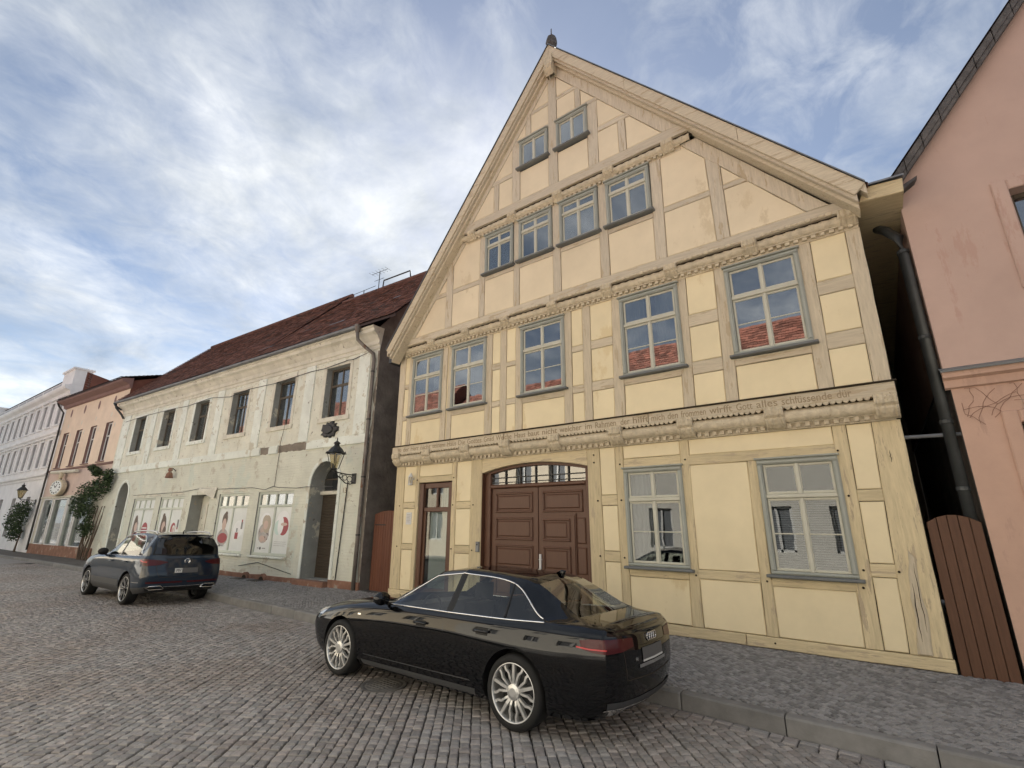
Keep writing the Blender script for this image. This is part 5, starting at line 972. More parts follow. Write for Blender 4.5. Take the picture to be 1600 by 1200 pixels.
for c in cols[1::2]:
    w = MB().slab(rect(c-.45, c+.45, 2.6, 2.68), .05, .12, .01).build('shop_window', 'plate_white', WH); MB().box(c-.45, c+.45, .12, .13, .9, 3.4).build('pane', 'shop_pane', w); MB().box(c-.6, c+.6, .6, .62, .8, 3.5).build('recess', 'room_dark', w)
for z in (4.55, 7.2): moulding(-23, 0.02, [(0, z-.15), (-.06, z-.1), (-.08, z+.02), (-.2, z+.08), (-.22, z+.2), (0, z+.25)], 'stucco_white', WH)
moulding(-23, 0.05, [(0, 9.75), (-.08, 9.8), (-.10, 10.0), (-.35, 10.1), (-.42, 10.22), (-.42, 10.32), (0, 10.38)], 'stucco_white', WH)
for k in range(9): MB().slab(rect(-23, -.0, .45+k*.42, .82+k*.42), -.035, .0, .02).build('rustication', 'stucco_white', WH) if False else None
pr_ = MB(); pr_.slab(rect(-20.4, -2.3, 10.38, 10.95), -.05, .2, .02); pr_.build('parapet', 'stucco_white', WH)
for a, b, z in ((-2.35, 0.03, 11.45), (-23, -20.4, 11.45)): 
    MB().box(a, b, -.10, .8, 10.38, z).build('pier', 'stucco_white', WH); MB().box(a-.06, b+.06, -.2, .9, z, z+.12).build('pier_cap', 'stucco_white', WH)
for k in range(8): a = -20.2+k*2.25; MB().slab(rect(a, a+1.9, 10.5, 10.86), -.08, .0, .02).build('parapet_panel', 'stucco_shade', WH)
sb = MB(); sb.add([(0.03, .5, 8.5), (0.03, 6, 8.5), (0.03, 6, 10.2), (0.03, .5, 11.4)], [(0, 1, 2, 3)]); sb.add([(0.03, 0, 0), (0.03, .5, 0), (0.03, .5, 11.7), (0.03, 0, 10.4)], [(0, 1, 2, 3)], 1); sb.build('side_wall', ['tile_red', 'stucco_white'], WH); brick_bump(MATS['tile_red'])
MB().add([(-23, .2, 11.3), (0, .2, 11.3), (0, 6, 10.1), (-23, 6, 10.1)], [(0, 1, 2, 3)]).build('roof', 'tile_dark', WH)
def on_white(s_, y, z): b = Vector(on_peach(-9.45, 0, 0)); c, n = math.cos(RAD(2.5)), math.sin(RAD(2.5)); return (b.x+s_*c-y*n, b.y+s_*n+y*c, z)
street_lamp(on_white(-1.2, -.03, 3.05), RAD(2.5), 'black lantern on long wall bracket of the white stucco house')

# pink house
KH = thing('pink_house', 'pink rendered gable house with dark slate verge beside the alley', 'house', (.98, 8.63, 0))
km = MB(); 
def kz(x_): return 7.0+1.26*(x_)
# upper wall: clipped by the verge, with its window
W1 = (1.14, 2.2, 5.12, 6.42)
for P in ([(0, 4.0), (W1[0], 4.0), (W1[0], kz(W1[0])), (0, kz(0))], [(W1[0], 4.0), (W1[1], 4.0), (W1[1], W1[2]), (W1[0], W1[2])], [(W1[0], W1[3]), (W1[1], W1[3]), (W1[1], kz(W1[1])), (W1[0], kz(W1[0]))], [(W1[1], 4.0), (5, 4.0), (5, kz(5)), (W1[1], kz(W1[1]))]): km.add([(p[0], 0, p[1]) for p in P], [(0, 1, 2, 3)])
a, b, c, d = W1; km.add([(a,0,c),(a,.3,c),(a,.3,d),(a,0,d)], [(0,1,2,3)]); km.add([(a,0,d),(a,.3,d),(b,.3,d),(b,0,d)], [(0,1,2,3)]); km.add([(a,0,c),(b,0,c),(b,.3,c),(a,.3,c)], [(0,1,2,3)]); km.add([(b,0,c),(b,0,d),(b,.3,d),(b,.3,c)], [(0,1,2,3)])
km.add([(0, 0, 4), (0, 0, kz(0)), (0, 10, kz(0)), (0, 10, 4)], [(0, 1, 2, 3)]); km.build('upper_wall', 'pink', KH)
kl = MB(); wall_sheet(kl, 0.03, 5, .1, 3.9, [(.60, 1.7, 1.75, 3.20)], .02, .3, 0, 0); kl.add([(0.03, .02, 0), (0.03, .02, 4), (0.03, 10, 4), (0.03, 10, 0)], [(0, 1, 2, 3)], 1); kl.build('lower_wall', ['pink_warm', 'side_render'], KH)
for (x0, x1, z0, z1, y, nm) in ((*W1, 0, 'pink'), (.60, 1.7, 1.75, 3.20, .02, 'pink_warm')):
    sr = MB()
    for P in (rect(x0-.16, x0, z0-.16, z1+.16), rect(x1, x1+.16, z0-.16, z1+.16), rect(x0, x1, z1, z1+.16), rect(x0, x1, z0-.16, z0)): sr.slab(P, y-.035, y+.01, .015)
    w = sr.build('window', nm, KH); fm = MB()
    for P in (rect(x0, x0+.07, z0, z1), rect(x1-.07, x1, z0, z1), rect(x0+.07, x1-.07, z1-.07, z1), rect(x0+.07, x1-.07, z0, z0+.07), rect((x0+x1)/2-.04, (x0+x1)/2+.04, z0+.07, z1-.07)): fm.slab(P, y+.18, y+.24, .01)
    fm.build('sash_frame', 'old_frame', w); MB().box(x0+.05, x1-.05, y+.20, y+.206, z0+.05, z1-.05).build('pane', 'pane', w); MB().box(x0-.2, x1+.2, y+.9, y+.92, z0-.2, z1+.2).build('recess', 'room_dark', w)
moulding(-.03, 5, [(.03, 3.72), (-.02, 3.74), (-.03, 3.84), (-.09, 3.87), (-.09, 3.97), (.02, 4.0)], 'pink_warm', KH, 'ledge'); MB().add([(-.05, -.13, 3.965), (5, -.13, 3.965), (5, .01, 4.03), (-.05, .01, 4.03), (-.05, -.13, 3.94), (5, -.13, 3.94)], [(0, 1, 2, 3), (4, 5, 1, 0)]).build('ledge_flashing', 'slate_sill', KH)
def kv(x_, d): return (x_, kz(x_)+.14-d)
n_ = 18
for k in range(n_):
    a, b = -.10+k*.26, -.10+(k+1)*.26-.006; MB().slab([kv(a, .25), kv(b, .25), kv(b, 0), kv(a, 0)], -.16-random.uniform(0, .012), -.11, .008).build('verge_slate', 'slate_verge', KH)
MB().add([(-.12, -.18, kz(-.12)+.17), (4.6, -.18, kz(4.6)+.17), (4.6, 10, kz(4.6)+.17), (-.12, 10, kz(-.12)+.17), (-.12, -.18, kz(-.12)-.02), (4.6, -.18, kz(4.6)-.02), (4.6, 10, kz(4.6)), (-.12, 10, kz(-.12))], [(0, 1, 2, 3), (4, 7, 6, 5), (3, 7, 4, 0)]).build('roof', 'tile_dark', KH)
MB().slab([(-.14, 6.72), (.22, 6.95), (.26, 7.02), (-.10, 6.86)], -.14, .02, .01).build('verge_end', 'slate_verge', KH)
dp = MB(); dp.tube([(-.30, .45, 6.62), (-.22, .25, 6.45), (-.10, .13, 6.2), (-.09, .12, 5.9), (-.09, .12, 0.1)], .068, 12); dp.build('down_pipe', 'pipe_dark', KH, smooth=True)
for z in (5.95, 4.55, 3.3, 2.4): MB().lathe([(.07, z-.03), (.078, z-.02), (.078, z+.02), (.07, z+.03)], (-.09, .12, 0), 12).build('pipe_collar', 'pipe_dark', KH)
tb_ = MB().tube([(.40, 8.8, 3.14), (1.02, 8.8, 3.13)], .028, 8).build('tie_bar', 'zinc'); tag(tb_, 'grey metal bar bridging the dark alley above the plank gate', 'bar')
MB().box(-.62, 0.0, 9.8, 9.9, 0, 7.2).build('alley_light_stop', 'side_render', KH)  # added wall across the alley's far end so the alley stays dark
MB().add([(0, 10, 0), (5, 10, 0), (5, 10, kz(5)), (0, 10, kz(0))], [(0, 1, 2, 3)]).build('back_wall', 'side_render', KH); MB().add([(5, 0, 0), (5, 10, 0), (5, 10, kz(5)), (5, 0, kz(5))], [(0, 1, 2, 3)]).build('side_wall', 'side_render', KH)
MB().add([(GL, 6.5, 0), (0, 6.5, 0), (0, 6.5, 8.6), (GL, 6.5, 8.6)], [(0, 1, 2, 3)]).build('back_wall', 'side_render', GH); MB().box(-.3, 1.6, 6.6, 6.7, 0, 8).build('alley_light_stop', 'side_render', GH)  # second box is an added closure that keeps light out of the left alley
MB().add([(-9.4, 4.8, 0), (0, 4.8, 0), (0, 4.8, 9.2), (-9.4, 4.8, 9.2)], [(0, 1, 2, 3)]).build('back_wall', 'side_render', PH); MB().add([(-23, 6, 0), (0, 6, 0), (0, 6, 10.1), (-23, 6, 10.1)], [(0, 1, 2, 3)]).build('back_wall', 'side_render', WH)
tw_ = thing('dry_creeper', 'thin leafless creeper twigs clinging to the pink wall under its ledge', 'creeper', (1.05, 8.64, 3.3))
for k in range(16):
    p = [Vector((random.uniform(.0, 1.3), -.012, random.uniform(-.1, .2)))]; a = random.uniform(.2, 2.6)
    for _ in range(7): a += random.uniform(-.5, .5); p.append(p[-1]+Vector((math.cos(a)*.09, 0, math.sin(a)*.07)))
    p = [q_ if q_.z < .41 else Vector((q_.x, q_.y, .41)) for q_ in p]; p = [q_ if q_.x > 0.03 else Vector((.03, q_.y, q_.z)) for q_ in p]; MB().tube(p, .0028, 4).build('twig', 'plinth_red', tw_)

# row of houses on the camera's side (behind the lens; seen in panes and car paint)
flat('opp_window', (0.16, 0.17, 0.18), 0.15)
OPP = [(-46, -34, 6.4, (0.62, 0.57, 0.48), 'cream rendered'), (-34, -22.5, 7.2, (0.62, 0.62, 0.60), 'off-white rendered'), (-22.5, -11, 6.2, (0.62, 0.55, 0.43), 'pale ochre rendered'), (-11, 1, 6.9, (0.62, 0.60, 0.54), 'ivory rendered'), (1, 12, 6.0, (0.58, 0.52, 0.44), 'sand rendered')]
for i, (xa, xb, ez, c, nm) in enumerate(OPP):
    nmat('opp%d' % i, c, rough=.9, var=.06, bump=.2); t = thing('opposite_house', nm+' two-storey house across the street with red tiled roof', 'house', (xa, -3.3, 0))
    W_ = xb-xa; n = int(W_/2.3); hs = [(.7+k*(W_-1.0)/n, 1.7+k*(W_-1.0)/n, z0, z0+1.6) for k in range(n) for z0 in (1.0, ez-2.6)]
    mb = MB(); wall_sheet(mb, 0, W_, 0, ez, [(a, b, c_, d) for a, b, c_, d in hs], 0, -.15); mb.build('facade', ['opp%d' % i, 'opp%d' % i], t)
    for a, b, c_, d in hs:
        w = MB().box(a, b, -.16, -.15, c_, d).build('window', 'opp_window', t); fr = MB()
        for P in ((a, a+.08, c_, d), (b-.08, b, c_, d), (a, b, d-.08, d), (a, b, c_, c_+.08), ((a+b)/2-.04, (a+b)/2+.04, c_, d)): fr.box(P[0], P[1], -.14, -.09, P[2], P[3])
        fr.build('frame', 'plate_white', w)
    MB().box(-.0, W_, -.2, .25, ez, ez+.18).build('cornice', 'plate_white', t); MB().box(0, W_, -8, -.3, 0, ez).build('back_wall', 'opp%d' % i, t)
    r = MB(); r.add([(0, .35, ez+.15), (W_, .35, ez+.15), (W_, -4, ez+4.3), (0, -4, ez+4.3), (W_, -8.3, ez+.15), (0, -8.3, ez+.15)], [(3, 2, 1, 0), (5, 4, 2, 3)]); r.add([(0, .35, ez+.15), (0, -4, ez+4.3), (0, -8.3, ez+.15)], [(0, 1, 2)]); r.add([(W_, .35, ez+.15), (W_, -4, ez+4.3), (W_, -8.3, ez+.15)], [(0, 1, 2)])
    ro_ = r.build('roof', 'tile_red', t)
    tl = MB(); tiles_on(tl, (0, .35, ez+.15), (1, 0, 0), (0, -4.35, 4.15), W_, 6.0, .28, .26); stuff(tl.build('roof_tiles', 'tile_red', ro_))
# ---------------------------------------------------------------- cars
def cr_eval(P, t):
    """Catmull-Rom through the list P (k x 3) at t in [0, len-1]"""
    n = len(P); i = min(int(t), n-2); f = t-i; p1, p2 = P[i], P[i+1]; p0 = P[i-1] if i > 0 else 2*p1-p2; p3 = P[i+2] if i+2 < n else 2*p2-p1
    return 0.5*((2*p1)+(-p0+p2)*f+(2*p0-5*p1+4*p2-p3)*f*f+(-p0+3*p1-3*p2+p3)*f**3)
def seg_eval(P, t, breaks):
    """Catmull-Rom that restarts at the break indices, so creases stay sharp"""
    n = len(P); B = [0]+[b for b in breaks if 0 < b < n-1]+[n-1]
    for a, b in zip(B, B[1:]):
        if t <= b or b == n-1: return cr_eval(P[a:b+1], t-a) if b-a > 0 else P[a]
class Car:
    def __init__(s, rows, ubreak, vbreak, nu=5, nv=4):
        s.rows = [np.array(r, float) for r in rows]; s.nu, s.nv = nu, nv; s.NU = len(rows[0]); s.NV = len(rows); s.ub, s.vb = ubreak, vbreak
    def S(s, u, v):
        col = np.array([seg_eval(r, u, s.ub) for r in s.rows]); return seg_eval(col, v, s.vb)
    def mesh(s, matfn):
        """matfn(row interval, station interval) -> material slot"""
        U = np.linspace(0, s.NU-1, (s.NU-1)*s.nu+1); V = np.linspace(0, s.NV-1, (s.NV-1)*s.nv+1)
        G = np.array([[s.S(u, v) for v in V] for u in U]); mb = MB()
        nu_, nv_ = G.shape[:2]; vs = []; ids = {}
        for sg in (1, -1):
            for i in range(nu_):
                for j in range(nv_): p = G[i, j]; ids[sg, i, j] = len(vs); vs.append((p[0], max(p[1], 0)*sg, p[2]))
        fs, ms = [], []
        for sg in (1, -1):
            for i in range(nu_-1):
                for j in range(nv_-1):
                    f = [ids[sg, i, j], ids[sg, i+1, j], ids[sg, i+1, j+1], ids[sg, i, j+1]]; fs.append(f if sg > 0 else f[::-1]); ms.append(matfn(j//s.nv, i//s.nu, (j % s.nv)/s.nv, (i % s.nu)/s.nu))
        for i, bul in ((0, 1), (nu_-1, -1)):        # nose and tail: ladder between the two sides, bulged outwards
            lad = []
            for j in range(nv_):
                p = G[i, j]; row = [ids[1, i, j]]
                for k in (0.5, 0, -0.5):
                    vs.append((p[0]+bul*0.05*min(1, abs(p[1])/.5)*(1-k*k), p[1]*k, p[2])); row.append(len(vs)-1)
                row.append(ids[-1, i, j]); lad.append(row)
            for j in range(nv_-1):
                for k in range(4): fs.append([lad[j][k], lad[j][k+1], lad[j+1][k+1], lad[j+1][k]]); ms.append(0)
        me = bpy.data.meshes.new('body'); me.from_pydata(vs, [], fs); me.polygons.foreach_set('material_index', ms)
        bm = bmesh.new(); bm.from_mesh(me); bmesh.ops.remove_doubles(bm, verts=bm.verts, dist=2e-4); bmesh.ops.dissolve_degenerate(bm, edges=bm.edges, dist=1e-5); bmesh.ops.recalc_face_normals(bm, faces=bm.faces); bm.to_mesh(me); bm.free(); return me
def cut_arches(me, mats, centres, r, w_out, slot):
    """boolean wheel wells out of the closed body"""
    for m in mats: me.materials.append(MATS[m])
    body = bpy.data.objects.new('b', me); COL.objects.link(body); tmp = []
    for (x_, z) in centres:
        for sg in (1, -1):
            mb = MB(); n = 40; ya, yb_ = sg*(w_out-.27), sg*(w_out+.3)
            for y in (ya, yb_): mb.v += [(x_+r*math.cos(2*math.pi*k/n), y, z+r*math.sin(2*math.pi*k/n)) for k in range(n)]
            mb.f = [tuple(range(n)), tuple(range(2*n-1, n-1, -1))]+[(k, n+k, n+(k+1) % n, (k+1) % n) for k in range(n)]; mb.m = [0]*len(mb.f); mb.t = [.5]*len(mb.f)
            cm = mb.mesh('cut', ['plastic_black']); b2 = bmesh.new(); b2.from_mesh(cm); bmesh.ops.recalc_face_normals(b2, faces=b2.faces); b2.to_mesh(cm); b2.free()
            c = bpy.data.objects.new('cut', cm); COL.objects.link(c); tmp.append(c)
            md = body.modifiers.new('b', 'BOOLEAN'); md.operation = 'DIFFERENCE'; md.object = c; md.solver = 'EXACT'
            try: md.material_mode = 'TRANSFER'
            except Exception: pass
    dg = bpy.context.evaluated_depsgraph_get(); dg.update(); out = bpy.data.meshes.new_from_object(body.evaluated_get(dg))
    for c in tmp+[body]: bpy.data.objects.remove(c, do_unlink=True)
    return out
def split_mesh(me, name_of, parent, smooth_deg=40):
    """one object for each material group: name_of(material name, face centre) -> (object name, material)"""
    groups = {}
    for p in me.polygons:
        mn = me.materials[p.material_index].name if p.material_index < len(me.materials) and me.materials[p.material_index] else 'plastic_black'; k = name_of(mn, p.center); groups.setdefault(k, []).append(tuple(p.vertices))
    V = [v.co.copy() for v in me.vertices]; out = {}
    for (nm, mat, tag_), fs in groups.items():
        used = sorted({i for f in fs for i in f}); mp = {a: b for b, a in enumerate(used)}; m2 = bpy.data.meshes.new(nm); m2.from_pydata([V[i] for i in used], [], [tuple(mp[i] for i in f) for f in fs]); m2.materials.append(MATS[mat]); o = link(bpy.data.objects.new(nm, m2), parent); smooth_by_angle(o, smooth_deg); out[nm, tag_] = o
    return out
class Decal:
    """patches and ribbons laid on the finished body by casting rays at it"""
    def __init__(s, me): s.bvh = BVHTree.FromPolygons([v.co for v in me.vertices], [p.vertices for p in me.polygons])
    def hit(s, o, d, off):
        r = s.bvh.ray_cast(Vector(o), Vector(d).normalized())
        if r[0] is None: return None
        n = r[1] if r[1].dot(Vector(d)) < 0 else -r[1]; return r[0]+n*off
    def patch(s, name, mat, parent, curve_a, curve_b, cast, nu=10, nv=4, off=.004):
        """curve_a, curve_b: lists of 3D points seen from outside; cast(p) -> (origin, direction)"""
        A = [Vector(p) for p in curve_a]; B = [Vector(p) for p in curve_b]
        def at(C_, t): k = t*(len(C_)-1); i = min(int(k), len(C_)-2); return C_[i].lerp(C_[i+1], k-i)
        G = []
        for i in range(nu+1):
            row = []
            for j in range(nv+1):
                p = at(A, i/nu).lerp(at(B, i/nu), j/nv); o, d = cast(p); h = s.hit(o, d, off); row.append(h if h is not None else p)
            G.append([tuple(q_) for q_ in row])
        mb = MB(); mb.grid(G); o = mb.build(name, mat, parent, smooth=True, fix=True); return o
    def ribbon(s, name, mat, parent, pts, cast, w=.006, off=.0015, n=30, side=None):
        P = [Vector(p) for p in pts]; L_ = [0]
        for a, b in zip(P, P[1:]): L_.append(L_[-1]+(b-a).length)
        R_ = []
        for k in range(n+1):
            t = L_[-1]*k/n
            for i in range(len(P)-1):
                if L_[i+1] >= t-1e-9: R_.append(P[i].lerp(P[i+1], (t-L_[i])/max(1e-9, L_[i+1]-L_[i]))); break
        G = []
        for k, p in enumerate(R_):
            o, d = cast(p); tn = (R_[min(k+1, n)]-R_[max(k-1, 0)]).normalized(); sd_ = tn.cross(Vector(d)).normalized()*(w/2); h1, h2 = s.hit(Vector(o)+sd_, d, off), s.hit(Vector(o)-sd_, d, off)
            if h1 is not None and h2 is not None and abs((h1-p).length) < .25: G.append([tuple(h1), tuple(h2)])
        if len(G) > 1: mb = MB(); mb.grid(G); return mb.build(name, mat, parent, fix=True)
def side_cast(p): return (p.x, 2.0, p.z), (0, -1, 0)
def rear_cast(p): return (-4, p.y, p.z), (1, 0, 0)
def top_cast(p): return (p.x, p.y, 4), (0, 0, -1)
def diag_cast(p): d = Vector((.72, -.69, 0)).normalized(); return Vector(p)-d*2, d
def make_wheel(parent, x_, y, z, R, w, style, sg):
    """tyre with rim and spokes as sub-parts; outer face towards sg*y"""
    t = MB(); prof = [(R*.77, -.5), (R*.84, -.52), (R*.94, -.49), (R*.985, -.40), (R, -.2), (R, .2), (R*.985, .40), (R*.94, .49), (R*.84, .52), (R*.775, .5), (R*.76, .38)]
    t.lathe([(r_, h*w*sg) for r_, h in prof], (x_, y, z), 48, 'y'); ty = t.build('wheel', 'tyre', parent, smooth=True, fix=True)
    r0 = R*.775; rim = MB(); rim.lathe([(r_, h*w*sg) for r_, h in ((r0, .50), (r0*.975, .515), (r0*.95, .48), (r0*.93, .30), (r0*.90, -.35))], (x_, y, z), 48, 'y'); rim.build('rim', 'alloy', ty, smooth=True, fix=True)
    MB().lathe([(0, -.1*w*sg), (r0*.9, -.12*w*sg)], (x_, y, z), 32, 'y').build('brake', 'plastic_black', ty); MB().lathe([(.06, .02*w*sg), (r0*.62, .03*w*sg), (r0*.62, -.05*w*sg)], (x_, y, z), 32, 'y').build('brake_disc', 'plastic_grey', ty)
    sp = MB()
    def bar(pts, w0, w1, mi=0):
        """flat spoke through polar points (radius, angle, height)"""
        C_ = [(r_*math.cos(a), r_*math.sin(a), h) for r_, a, h in pts]; G = []
        for i, c in enumerate(C_):
            d = np.array(C_[min(i+1, len(C_)-1)][:2])-np.array(C_[max(i-1, 0)][:2]); d /= np.linalg.norm(d); nn = np.array((-d[1], d[0])); ww = w0+(w1-w0)*i/(len(C_)-1)
            G.append([(x_+(c[0]+nn[0]*k*ww), y+sg*(c[2]+e), z+(c[1]+nn[1]*k*ww)) for k, e in ((-1, -.03), (-.8, 0), (.8, 0), (1, -.03))])
        sp.grid(G, mi)
    ho = .40*w
    if style == 'multi':
        for k in range(5):
            a = k*2*math.pi/5+.3; bar([(.05, a, ho), (r0*.5, a, ho+.012), (r0*.96, a, ho+.012)], .021, .017)
            for q_ in (-1, 1): bar([(.06, a+q_*.30, ho-.005), (r0*.45, a+q_*.36, ho+.008), (r0*.66, a+q_*.36, ho+.008), (r0*.80, a+q_*.47, ho+.008), (r0*.96, a+q_*.47, ho+.006)], .013, .015)
    else:
        for k in range(5):
            a = k*2*math.pi/5+.2
            for q_ in (-1, 1): bar([(.05, a+q_*.20, ho), (r0*.55, a+q_*.17, ho+.01), (r0*.96, a+q_*.26, ho+.012)], .020, .024, 1); bar([(.06, a+q_*.22, ho+.004), (r0*.55, a+q_*.19, ho+.014), (r0*.95, a+q_*.28, ho+.016)], .006, .007, 0)
    sp.lathe([(.075, sg*(ho-.02)), (.072, sg*(ho+.012)), (.04, sg*(ho+.022)), (0, sg*(ho+.022))], (x_, y, z), 20, 'y', 0 if style == 'multi' else 1)
    for k in range(5): a = k*2*math.pi/5; sp.lathe([(.012, sg*(ho-.02)), (.011, sg*(ho+.016)), (0, sg*(ho+.018))], (x_+.056*math.cos(a), y, z+.056*math.sin(a)), 8, 'y', 0)
    so = sp.build('spokes', ['alloy', 'alloy_dark'], ty, fix=True); return ty
def seatrow(parent, x_, ys, mat='seat', zb=.45):
    for y in ys:
        m = MB(); m.slab([(x_-.02, zb), (x_+.48, zb+.03), (x_+.48, zb+.14), (x_+.10, zb+.13), (x_-.10, zb+.60), (x_-.22, zb+.60)], y-.23, y+.23, .03); o = m.build('seat', mat, parent)
        h = MB(); h.slab([(x_-.25, zb+.64), (x_-.14, zb+.64), (x_-.16, zb+.82), (x_-.26, zb+.82)], y-.13, y+.13, .03); h.build('headrest', mat, o)
def ring_y(mb, c, r, t, axis='x', n=24):
    pts = [(c[0], c[1]+r*math.cos(a), c[2]+r*math.sin(a)) if axis == 'x' else (c[0]+r*math.cos(a), c[1], c[2]+r*math.sin(a)) for a in np.linspace(0, 2*math.pi, n+1)]; mb.tube(pts, t, 6)

# --- black saloon
X_ = [3.80, 3.64, 3.30, 2.91, 2.46, 2.02, 1.40, 1.02, 0.92, 0.17, -0.33, -0.78, -0.96, -1.04]
def row(xs, ys, zs): return list(zip(xs, ys, zs))
z0r = row([3.62, 3.5, 3.28, 2.9, 2.46, 2.0, 1.4, 1.02, .92, .17, -.33, -.73, -.88, -.95], [0]*14, [.20]*11+[.24, .27, .29])
z1r = row([3.66, 3.54, 3.28, 2.9, 2.46, 2.0, 1.4, 1.02, .92, .17, -.33, -.75, -.89, -.96], [.48, .72, .81, .83, .835, .84, .84, .84, .84, .84, .84, .81, .74, .52], [.19, .19, .19, .19, .19, .19, .19, .19, .19, .19, .20, .23, .26, .28])
z2r = row([3.76, 3.62, 3.30, 2.9, 2.46, 2.0, 1.4, 1.02, .92, .17, -.33, -.77, -.93, -1.02], [.56, .79, .875, .90, .905, .905, .905, .905, .905, .91, .905, .875, .81, .60], [.33, .32, .30, .30, .29, .29, .29, .29, .29, .30, .31, .34, .36, .37])
z3r = row([3.82, 3.68, 3.32, 2.9, 2.46, 2.0, 1.4, 1.02, .92, .17, -.33, -.79, -.98, -1.06], [.60, .82, .905, .93, .932, .93, .93, .93, .93, .937, .93, .89, .83, .64], [.56, .57, .58, .58, .58, .58, .58, .58, .58, .59, .60, .61, .62, .62])
z4r = row([3.74, 3.62, 3.30, 2.9, 2.46, 2.0, 1.4, 1.02, .92, .17, -.33, -.79, -.97, -1.04], [.58, .78, .865, .905, .915, .918, .92, .92, .92, .92, .912, .875, .82, .66], [.70, .72, .77, .82, .85, .865, .875, .88, .88, .89, .895, .905, .905, .90])
z5r = row([3.66, 3.54, 3.24, 2.88, 2.46, 2.0, 1.4, 1.02, .92, .17, -.33, -.77, -.94, -1.0], [.50, .68, .76, .80, .83, .852, .862, .862, .862, .855, .835, .775, .73, .66], [.745, .775, .845, .90, .94, .958, .962, .965, .966, .98, 1.0, 1.01, 1.0, .965])
zwr = row([3.62, 3.50, 3.22, 2.87, 2.46, 1.96, 1.38, 1.00, .90, .20, -.29, -.68, -.94, -1.0], [.44, .62, .70, .735, .76, .80, .645, .625, .625, .625, .805, .71, .68, .62], [.755, .788, .86, .915, .955, .985, 1.325, 1.372, 1.376, 1.315, 1.025, 1.03, 1.01, .98])
z6r = row([3.60, 3.47, 3.20, 2.86, 2.50, 2.08, 1.36, .98, .88, .22, -.06, -.60, -.94, -1.0], [.38, .54, .62, .65, .66, .70, .585, .57, .57, .545, .53, .61, .60, .56], [.762, .795, .87, .925, .965, 1.0, 1.372, 1.413, 1.417, 1.378, 1.325, 1.05, 1.02, .99])
z7r = row([3.62, 3.50, 3.22, 2.88, 2.58, 2.32, 1.26, .96, .86, .20, -.10, -.66, -.97, -1.03], [0]*14, [.775, .815, .89, .945, .985, 1.01, 1.425, 1.452, 1.455, 1.428, 1.378, 1.065, 1.04, 1.0])
sed = Car([z0r, z1r, z2r, z3r, z4r, z5r, zwr, z6r, z7r], [5, 6, 11, 12], [1, 5, 6, 7], 5, 4)
def sed_mat(v, u, fv, fu):
    if v == 0: return 1
    if v == 5 and 5 <= u <= 9: return 3 if u == 7 else 2          # side glass, with the black B pillar
    if v == 7 and u == 5: return 2
    if v == 7 and u == 10: return 2
    return 0
